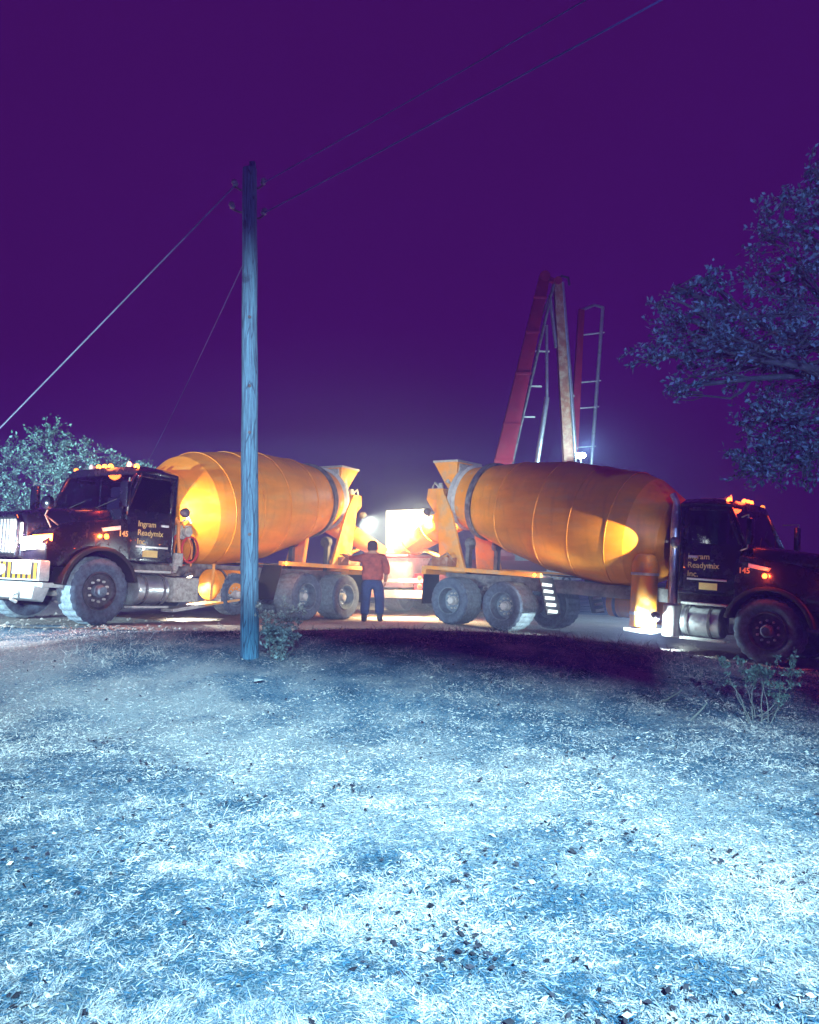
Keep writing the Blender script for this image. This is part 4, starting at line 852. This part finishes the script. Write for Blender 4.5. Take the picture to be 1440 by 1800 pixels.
def wire(name, label, a, b, sag, r, m_, grp=None):
    a = Vector(a); b = Vector(b); pts = [a.lerp(b, t) - Vector((0, 0, sag*4*t*(1-t))) for t in np.linspace(0, 1, 25)]
    o = MB().tube(pts, r, 7).build(name, m_); tag(o, label, 'wire', grp); return o
wire('guy_wire', 'bright taut guy wire running from the pole top down past the picture edge', INS['c'], (-6.75, 8.0, g(-6.75, 8.0)), 0.02, 0.009, M['wire'])
wire('overhead_wire', 'upper of two overhead wires rising from the pole top across the sky', INS['a'], (INS['a'].x + 3.42*3.4, INS['a'].y - 3.04*3.4, INS['a'].z + 1.0), 0.10, 0.007, M['darkwire'], 'overhead wires')
wire('overhead_wire', 'lower of two overhead wires rising from the pole top across the sky', INS['b'], (INS['b'].x + 3.85*3.4, INS['b'].y - 3.46*3.4, INS['b'].z + 1.05), 0.08, 0.009, M['darkwire'], 'overhead wires')
wire('service_wire', 'faint thin service wire slanting away behind the black truck cab', pb + Vector((top.x*0.86 - 0.09, 0.03, top.z*0.80)), at(255, 820, 34), 0.1, 0.008, M['darkwire'])

# ------------------------------------------------------------------ vegetation
def leaf_mesh(name, P, D, size, cols, m, parent=None):
    """P: leaf base points (n,3); D: directions; each leaf a folded pointed oval of 4 triangles"""
    n = len(P); D = D/np.linalg.norm(D, axis=1, keepdims=True)
    rnd = rng.normal(size=(n, 3)); U = np.cross(D, rnd); U /= np.linalg.norm(U, axis=1, keepdims=True)+1e-9; N = np.cross(D, U)
    s = size[:, None]
    v = np.stack([P, P + D*s*0.5 + U*s*0.26 + N*s*0.06, P + D*s*1.0 + N*s*0.0, P + D*s*0.5 - U*s*0.26 + N*s*0.06, P + D*s*0.55 - N*s*0.05], 1).reshape(-1, 3)
    b = (np.arange(n)*5)[:, None]
    f = np.stack([b + np.array([0, 1, 4]), b + np.array([1, 2, 4]), b + np.array([2, 3, 4]), b + np.array([3, 0, 4])], 1).reshape(-1, 3)
    me = bpy.data.meshes.new(name); me.vertices.add(len(v)); me.vertices.foreach_set('co', v.astype(np.float32).ravel())
    me.loops.add(len(f)*3); me.loops.foreach_set('vertex_index', f.astype(np.int32).ravel())
    me.polygons.add(len(f)); me.polygons.foreach_set('loop_start', np.arange(0, len(f)*3, 3, dtype=np.int32)); me.polygons.foreach_set('loop_total', np.full(len(f), 3, dtype=np.int32))
    me.update(); a = me.color_attributes.new('Col', 'FLOAT_COLOR', 'POINT')
    c = np.repeat(np.concatenate([cols, np.ones((n, 1))], 1), 5, 0); a.data.foreach_set('color', c.astype(np.float32).ravel()); me.materials.append(m); me.validate()
    return link_mesh(name, me, parent)

def curve_pts(a, b, n, wob, bow=0.0):
    a = Vector(a); b = Vector(b); L = (b-a).length; o1 = Vector(rng.normal(size=3))*wob*L; pts = []
    for t in np.linspace(0, 1, n): pts.append(a.lerp(b, t) + o1*math.sin(PI*t) + Vector((0, 0, bow*L*math.sin(PI*t))) + Vector(rng.normal(size=3))*wob*0.18*L*(1 if 0 < t < 1 else 0))
    return pts

def tree(name, label, base, fork, lobes, leaf, ltw, base_col, trunk_r, group=None, twig_leaves=16, m_bark='bark', dens=1.0):
    """trunk to the fork, a limb to each lobe, twigs through each lobe's volume, leaves along the twigs"""
    base = Vector(base); r = empty(name, Matrix.Translation(base)); tag(r, label, 'tree', group)
    fork = Vector(fork) - base; wood = MB(); wood.tube(curve_pts((0, 0, -0.1), fork, 7, 0.04), [trunk_r*(1.2 - 0.5*k/6) for k in range(7)], 12)
    P = []; D = []
    for c, rad, ntw in lobes:
        ntw = max(6, int(ntw*dens))
        c = Vector(c) - base; lim = curve_pts(fork, c, 7, 0.08, 0.05); lr = trunk_r*0.34
        wood.tube(lim, [lr*(1 - 0.75*k/6) for k in range(7)], 7)
        subs = []
        for k in range(max(3, ntw//12)):
            v = Vector(rng.normal(size=3)).normalized(); e = c + Vector((v.x*rad[0], v.y*rad[1], v.z*rad[2]))*0.62
            st = lim[4 + int(rng.integers(0, 3))]; pp = curve_pts(st, e, 5, 0.10); wood.tube(pp, [lr*0.26*(1 - 0.7*q/4) for q in range(5)], 5); subs.append(pp)
        for k in range(ntw):
            v = Vector(rng.normal(size=3)).normalized(); q = rng.uniform(0.35, 1.25)**0.7
            e = c + Vector((v.x*rad[0], v.y*rad[1], v.z*rad[2]))*q
            pp = min(subs, key=lambda s_: (s_[-1]-e).length); st = pp[int(rng.integers(2, 5))]
            if (e-st).length > 0.9*max(rad): st = st.lerp(e, 0.45)
            tp = curve_pts(st, e, 5, 0.10); wood.tube(tp, [0.007, 0.006, 0.005, 0.004, 0.002], 4, False)
            for _ in range(twig_leaves):
                t = rng.uniform(0.35, 1.0)*4; i = min(3, int(t)); p = tp[i].lerp(tp[i+1], t-i)
                P.append(p + Vector(rng.normal(size=3))*leaf*0.5); D.append((tp[i+1]-tp[i]).normalized()*0.6 + Vector(rng.normal(size=3))*0.75)
    wood.build('trunk', M[m_bark], r, smooth=60)
    P = np.array([tuple(p) for p in P]); D = np.array([tuple(d) for d in D]); n = len(P)
    cols = np.array(base_col)[None]*rng.uniform(0.25, 1.0, (n, 1))**1.5*2.3*rng.uniform(0.9, 1.1, (n, 3))  # tone spread widened so the brightest leaves stand in for glints
    o = leaf_mesh('crown', P, D, leaf*rng.uniform(0.45, 1.5, n), cols, M['leafcol'], r); o['kind'] = 'stuff'
    return r

# overhanging oak at the right
OB = (7.3, 9.6, g(7.3, 9.6)); A_ = lambda px, py, d: tuple(at(px, py, d))
tree('oak_tree', 'dark live oak overhanging the shaded mixer truck', OB, (7.0, 9.5, 3.2), [
    (A_(1395, 470, 9.3), (0.75, 0.9, 0.75), 110), (A_(1330, 600, 9.0), (0.75, 0.9, 0.62), 130), (A_(1225, 600, 8.8), (0.52, 0.6, 0.42), 80), (A_(1235, 520, 8.9), (0.30, 0.4, 0.28), 34),
    (A_(1140, 628, 8.8), (0.33, 0.3, 0.15), 16), (A_(1420, 640, 9.4), (0.8, 0.9, 0.8), 120), (A_(1355, 745, 9.2), (0.50, 0.6, 0.42), 80), (A_(1330, 810, 9.1), (0.32, 0.4, 0.28), 50),
    (A_(1420, 800, 9.2), (0.5, 0.6, 0.45), 60), (A_(1440, 340, 9.6), (0.35, 0.5, 0.45), 40), (A_(1560, 560, 9.8), (1.0, 1.1, 1.3), 110), (A_(1375, 385, 9.4), (0.42, 0.5, 0.34), 44), (A_(1432, 300, 9.5), (0.22, 0.4, 0.26), 18), (A_(1190, 505, 8.9), (0.16, 0.3, 0.10), 8), (A_(1160, 540, 8.9), (0.2, 0.3, 0.12), 9), (A_(1200, 680, 8.8), (0.3, 0.3, 0.14), 18)],
    0.054, 0, (0.11, 0.16, 0.18), 0.24, twig_leaves=17, dens=0.85)
# lit trees behind the black truck
GT = 'trees behind the black truck'
for k, (bx, by, lab, lobes, col) in enumerate((
    (-12.2, 22.5, 'bushy pale oak at the picture edge behind the black hood', [((-11.4, 22.2, 4.1), (1.3, 1.2, 1.2), 190), ((-10.9, 21.8, 2.6), (1.3, 1.0, 1.0), 110), ((-13.0, 22.4, 3.6), (1.2, 1.2, 1.2), 50)], (0.13, 0.19, 0.17)),
    (-9.8, 23.0, 'taller pale oak rising above the cab roof lamps', [((-9.9, 22.6, 4.75), (0.8, 1.0, 1.0), 110), ((-8.9, 22.4, 4.3), (0.95, 0.9, 0.8), 120), ((-10.0, 22.4, 3.3), (1.2, 1.0, 0.9), 90)], (0.12, 0.19, 0.16)),
    (-8.0, 23.6, 'low pale oak showing just above the cab roof corner', [((-8.0, 23.2, 4.2), (0.75, 0.8, 0.6), 90), ((-8.6, 23.2, 3.3), (0.9, 0.8, 0.8), 60)], (0.11, 0.18, 0.15)))):
    tree('oak_tree', lab, (bx, by, g(bx, by)), (bx + 0.1, by - 0.1, g(bx, by) + 1.1), lobes, 0.085, 0, col, 0.14, GT, twig_leaves=22)

def shrub(name, label, base, stems, leaf, nl, col, group=None, low=0.5, sr=0.011):
    base = Vector(base); r = empty(name, Matrix.Translation(base)); tag(r, label, 'shrub', group); P = []; D = []
    for tip, bow, side_n, dens in stems:
        tp = Vector(tip) - base; pp = curve_pts(Vector(rng.normal(size=3))*0.03*Vector((1, 1, 0)).length + Vector((0, 0, -0.02)), tp, 9, 0.06, bow)
        MB().tube(pp, [sr*(1 - 0.75*k/8) for k in range(9)], 6).build('stem', M['twig'], r, smooth=60)
        sp = [pp]
        for k in range(side_n):
            i = int(rng.integers(4, 9)); e = pp[i] + Vector((rng.normal(), rng.normal(), abs(rng.normal())*0.6)).normalized()*rng.uniform(0.06, 0.16)
            q = curve_pts(pp[i], e, 4, 0.1); MB().tube(q, [0.004, 0.003, 0.003, 0.002], 4).build('twig', M['twig'], r); sp.append(q)
        for q in sp:
            k0 = low if q is pp else 0.2
            for _ in range(int(nl*dens)):
                t = rng.uniform(k0, 1)*(len(q)-1); i = min(len(q)-2, int(t)); P.append(q[i].lerp(q[i+1], t-i) + Vector(rng.normal(size=3))*leaf*0.3); D.append(Vector(rng.normal(size=3)) + Vector((0, 0, 0.4)))
    P = np.array([tuple(p) for p in P]); D = np.array([tuple(d) for d in D]); n = len(P)
    o = leaf_mesh('foliage', P, D, leaf*rng.uniform(0.6, 1.3, n), np.array(col)[None]*rng.uniform(0.6, 1.4, (n, 1))*np.ones((1, 3)), M['leafcol'], r); o['kind'] = 'stuff'
    return r
d0 = 8.4; bb = at(1330, 1262, d0); bb.z = g(bb.x, bb.y)
shrub('sapling_shrub', 'sparse leafy shrub with thin curving stems on the dark bank beneath the oak', bb,
      [(at(1272, 1172, d0), 0.10, 3, 1), (at(1302, 1165, d0-0.05), 0.0, 4, 1.2), (at(1318, 1150, d0+0.1), 0.0, 2, 0.3), (at(1335, 1180, d0), -0.05, 4, 1.2), (at(1352, 1170, d0-0.1), 0.05, 5, 1.3),
       (at(1366, 1165, d0), -0.12, 5, 1.3), (at(1400, 1142, d0+0.1), -0.05, 6, 1.2), (at(1276, 1195, d0), 0.15, 1, 0.3), (at(1375, 1200, d0), -0.20, 2, 0.5)], 0.038, 26, (0.18, 0.27, 0.24), sr=0.007)
pbz = g(-1.62, 10.35)
st = []
for k in range(20):
    a = rng.uniform(0, 2*PI); rr = rng.uniform(0.05, 0.38); st.append(((-1.62 + math.cos(a)*rr, 10.35 + math.sin(a)*rr*0.7, pbz + rng.uniform(0.22, 0.72)), 0.02, 3, 1.2))
shrub('bush', 'small leafy bush growing against the foot of the wooden pole', (-1.62, 10.35, pbz), st, 0.05, 16, (0.30, 0.38, 0.38), low=0.12, sr=0.005)
for k, (px, py, px2, py2, d, lab) in enumerate(((1210, 1262, 1243, 1236, 8.3, 'short pale dead stick leaning up from the bank edge beside the shrub'), (1155, 1240, 1200, 1212, 9.0, 'thin dead stick lying on the dark bank below the water tank'))):
    a = at(px, py, d); a.z = g(a.x, a.y) - 0.02; b_ = at(px2, py2, d + 0.1)
    tag(MB().tube(curve_pts(a, b_, 6, 0.04), [0.013, 0.012, 0.011, 0.01, 0.008, 0.005], 7).build('stick', M['twig']), lab, 'stick')
c = at(456, 1160, 9.3); c.z = g(c.x, c.y) + 0.05
m = MB(); m.loft([[(-0.05, -0.03, 0), (0.05, -0.03, 0.02), (0.05, -0.026, 0.024), (-0.05, -0.026, 0.004)], [(-0.06, 0.02, 0.03), (0.04, 0.03, 0.012), (0.04, 0.034, 0.016), (-0.06, 0.024, 0.034)], [(-0.03, 0.06, 0.01), (0.06, 0.07, 0.0), (0.06, 0.074, 0.004), (-0.03, 0.064, 0.014)]])
tag(m.build('paper_scrap', M['paper'], loc=c), 'crumpled white paper scrap in the grass at the pole foot', 'litter')

# grass: matted straw lying flat, with tufts of standing blades, mottled pale and dark
_tab = np.random.default_rng(3).uniform(0, 1, (256, 256))
def vn(x, y, f, o=0):
    x = x*f + 31.7*o + 500; y = y*f + 17.3*o + 500; xi = np.floor(x).astype(int); yi = np.floor(y).astype(int); fx = x-xi; fy = y-yi
    fx = fx*fx*(3-2*fx); fy = fy*fy*(3-2*fy); T = lambda i, j: _tab[i % 256, j % 256]
    return (T(xi, yi)*(1-fx) + T(xi+1, yi)*fx)*(1-fy) + (T(xi, yi+1)*(1-fx) + T(xi+1, yi+1)*fx)*fy
def blades(N, kind):
    u = rng.uniform(0, 1, N); y0, y1 = 2.2, 13.0; k = -0.75 if kind == 'tuft' else -0.25; y = (y0**k + u*(y1**k - y0**k))**(1/k); x = rng.uniform(-1, 1, N)*(0.62*y + 0.8)
    big = vn(x, y, 0.7, 1); mid = vn(x, y, 2.6, 2); fine = vn(x, y, 9, 3); tiny = vn(x, y, 26, 4); st = trod(x, y)
    if kind == 'tuft': keep = rng.uniform(0, 1, N) < np.clip(2.6*(0.40*big + 0.35*mid + 0.4*fine - 0.55) + 0.08 - 0.5*st + 0.3*sstep(8, 10, y), 0.0, 1)
    else: keep = rng.uniform(0, 1, N) < np.clip(0.35 + 1.3*(0.5*fine + 0.5*tiny), 0, 1)*(0.78 + 0.22*mid)
    x, y, big, mid, fine, tiny, st = [q[keep] for q in (x, y, big, mid, fine, tiny, st)]; n = len(x); z = G(x, y); bank = sstep(8.3, 11.5, y)
    if kind == 'tuft':
        ln = (0.03 + 0.06*rng.uniform(0, 1, n)**2)*(0.6 + 0.8*big)*(1 + bank*1.8*rng.uniform(0.2, 1, n)); inc = np.clip(rng.normal(0.38 + 0.3*bank, 0.30, n), 0.05, 1.5); wd = (0.0007 + 0.0008*rng.uniform(0, 1, n))*(0.75 + y*0.15)
        az = vn(x, y, 6, 7)*9 + rng.normal(0, 0.9, n); lift = 0.0
    else:
        ln = 0.010 + 0.038*rng.uniform(0, 1, n)**2.2; inc = np.abs(rng.normal(0.0, 0.22, n)); wd = (0.0010 + 0.0016*rng.uniform(0, 1, n)**2)*(0.75 + y*0.15)
        az = rng.uniform(0, 2*PI, n); lift = rng.uniform(0.0, 0.012, n)
    d = np.stack([np.cos(az)*np.cos(inc), np.sin(az)*np.cos(inc), np.sin(inc)], 1); up = np.array([0, 0, 1.0]); sd = np.cross(d, up); sd /= np.linalg.norm(sd, axis=1, keepdims=True)
    curl = rng.normal(0, 0.10, (n, 1)); drop = -rng.uniform(0.0, 0.35 if kind == 'tuft' else 0.05, (n, 1)); base = np.stack([x, y, z - 0.002 + lift], 1); L = ln[:, None]; w = wd[:, None]
    p1 = base + d*L*0.5 + sd*curl*L*0.3; p2 = base + d*L + sd*curl*L + up*drop*L*0.6; p2[:, 2] = np.maximum(p2[:, 2], z + 0.003)
    tw = rng.uniform(-1.0, 1.0, (n, 1)); nn = np.cross(sd, d); wv = sd*np.cos(tw) + nn*np.sin(tw)
    v = np.stack([base - wv*w, base + wv*w, p1 - wv*w*0.85, p1 + wv*w*0.85, p2], 1).reshape(-1, 3); b = (np.arange(n)*5)[:, None]
    f = np.stack([b + np.array([0, 1, 3]), b + np.array([0, 3, 2]), b + np.array([2, 3, 4])], 1).reshape(-1, 3)
    pale = np.clip(0.07 + 1.9*(0.20*big + 0.28*mid + 0.32*fine + 0.30*tiny - 0.50) + 0.30*st + 0.22*sstep(4.5, 7.5, y) + rng.normal(0, 0.22, n) + (0.05 if kind == 'tuft' else 0.14), 0, 1)[:, None]  # trodden strip paler; straw also paled farther off against the lamp's dimming
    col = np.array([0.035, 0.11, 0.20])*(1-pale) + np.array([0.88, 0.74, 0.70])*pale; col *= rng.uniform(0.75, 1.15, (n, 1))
    return v, f, np.repeat(np.concatenate([col, np.ones((n, 1))], 1), 5, 0)
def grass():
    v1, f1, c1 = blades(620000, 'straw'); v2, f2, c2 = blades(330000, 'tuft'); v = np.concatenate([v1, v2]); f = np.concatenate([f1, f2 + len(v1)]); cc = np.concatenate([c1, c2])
    me = bpy.data.meshes.new('grass'); me.vertices.add(len(v)); me.vertices.foreach_set('co', v.astype(np.float32).ravel())
    me.loops.add(len(f)*3); me.loops.foreach_set('vertex_index', f.astype(np.int32).ravel())
    me.polygons.add(len(f)); me.polygons.foreach_set('loop_start', np.arange(0, len(f)*3, 3, dtype=np.int32)); me.polygons.foreach_set('loop_total', np.full(len(f), 3, dtype=np.int32)); me.update()
    a = me.color_attributes.new('Col', 'FLOAT_COLOR', 'POINT'); a.data.foreach_set('color', cc.astype(np.float32).ravel())
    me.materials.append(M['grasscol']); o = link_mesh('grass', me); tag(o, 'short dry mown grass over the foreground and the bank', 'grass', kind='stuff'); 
grass()
# fallen leaves
n = 3600; y = (2.2**-0.8 + rng.uniform(0, 1, n)*(11.5**-0.8 - 2.2**-0.8))**(1/-0.8); x = rng.uniform(-1, 1, n)*(0.6*y + 0.6)
kp = fbm(x*1.2, y*1.2, 2.2) + rng.normal(0, 0.35, n) > 0.05; x = x[kp]; y = y[kp]; n = len(x)
cx = []; cy_ = []
for _ in range(15):
    yy = (2.3**-0.6 + rng.uniform(0, 1)*(8.5**-0.6 - 2.3**-0.6))**(1/-0.6); xx = rng.uniform(-1, 1)*(0.55*yy); q = int(rng.integers(6, 24)); sp_ = rng.uniform(0.05, 0.16)
    cx.append(rng.normal(xx, sp_, q)); cy_.append(rng.normal(yy, sp_, q))
nd = n; x = np.concatenate([x] + cx); y = np.concatenate([y] + cy_); n = len(x)
P = np.stack([x, y, G(x, y) + rng.uniform(0.008, 0.035, n)], 1); az = rng.uniform(0, 2*PI, n); D = np.stack([np.cos(az), np.sin(az), rng.normal(0, 0.35, n)], 1)
dk = rng.uniform(0, 1, (n, 1)) < np.where(np.arange(n)[:, None] < nd, 0.55, 0.9)
cols = np.where(dk, np.array([[0.035, 0.03, 0.045]]), np.array([[0.55, 0.50, 0.45]]))*rng.uniform(0.6, 1.3, (n, 1))
o = leaf_mesh('fallen_leaves', P, D, rng.uniform(0.02, 0.05, n), cols, M['leafcol']); tag(o, 'dark and pale fallen oak leaves strewn through the grass', 'leaves', kind='stuff')

# gravel along the road edge and on the road
n = 2600; x = rng.uniform(-9, 9, n); y = 13.1 + np.abs(rng.normal(0, 1, n))*rng.uniform(0.2, 2.2, n) - 0.35*rng.uniform(0, 1, n); z = G(x, y)
oc = np.array([(1, 0, 0), (0, 1, 0), (-1, 0, 0), (0, -1, 0), (0, 0, 0.75), (0, 0, -0.75)]); sz = (0.008 + 0.035*rng.uniform(0, 1, n)**4)
v = (oc[None]*rng.uniform(0.6, 1.3, (n, 6, 1))*sz[:, None, None] + np.stack([x, y, z + 0.012 + sz*0.3], 1)[:, None]).reshape(-1, 3); b = np.arange(n)[:, None, None]*6
f = (b + np.array([(0, 1, 4), (1, 2, 4), (2, 3, 4), (3, 0, 4), (1, 0, 5), (2, 1, 5), (3, 2, 5), (0, 3, 5)])[None]).reshape(-1, 3)
me = bpy.data.meshes.new('gravel'); me.from_pydata(v.tolist(), [], f.tolist()); me.materials.append(M['road']); tag(link_mesh('gravel', me), 'loose pale gravel strewn along the dusty road edge', 'gravel', kind='stuff')

# ------------------------------------------------------------------ haze
m = bpy.data.materials.new('night haze'); m.use_nodes = True; t = m.node_tree; t.nodes.clear()
o_ = t.nodes.new('ShaderNodeOutputMaterial'); pv = t.nodes.new('ShaderNodeVolumePrincipled'); pv.inputs['Density'].default_value = HAZE_DENSITY; pv.inputs['Color'].default_value = (0.40, 0.09, 1.0, 1); pv.inputs['Density Attribute'].default_value = ''; m.cycles.homogeneous_volume = True; pv.inputs['Anisotropy'].default_value = 0.15
t.links.new(pv.outputs[0], o_.inputs['Volume'])
hz = MB().box(-80, 80, -24, 115, -2.2, 14.5).build('haze', m); tag(hz, kind='stuff')

# dust hanging over the road between and around the trucks, thinning outwards
m = bpy.data.materials.new('road dust in the air'); m.use_nodes = True; t = m.node_tree; t.nodes.clear()
o_ = t.nodes.new('ShaderNodeOutputMaterial'); pv = t.nodes.new('ShaderNodeVolumePrincipled'); pv.inputs['Color'].default_value = (0.48, 0.76, 1.0, 1); pv.inputs['Density Attribute'].default_value = ''
tc = t.nodes.new('ShaderNodeTexCoord'); gt = t.nodes.new('ShaderNodeTexGradient'); gt.gradient_type = 'QUADRATIC_SPHERE'
mu = t.nodes.new('ShaderNodeMath'); mu.operation = 'MULTIPLY'; mu.inputs[1].default_value = DUST_DENSITY
t.links.new(tc.outputs['Object'], gt.inputs['Vector']); t.links.new(gt.outputs['Fac'], mu.inputs[0]); t.links.new(mu.outputs[0], pv.inputs['Density']); t.links.new(pv.outputs[0], o_.inputs['Volume'])
m.cycles.volume_step_rate = 10
MB_ = MB(); MB_.lathe([(-math.cos(a), math.sin(a)) for a in np.linspace(0.05, PI-0.05, 14)], (0, 0, 0), (0, 0, 1), 24)
dc = MB_.build('dust_cloud', m); dc.location = (0.2, 19.6, 1.6); dc.scale = (13.0, 9.6, 6.4); tag(dc, 'pale dust hanging in the lamp light between the two mixers', 'dust', kind='stuff')
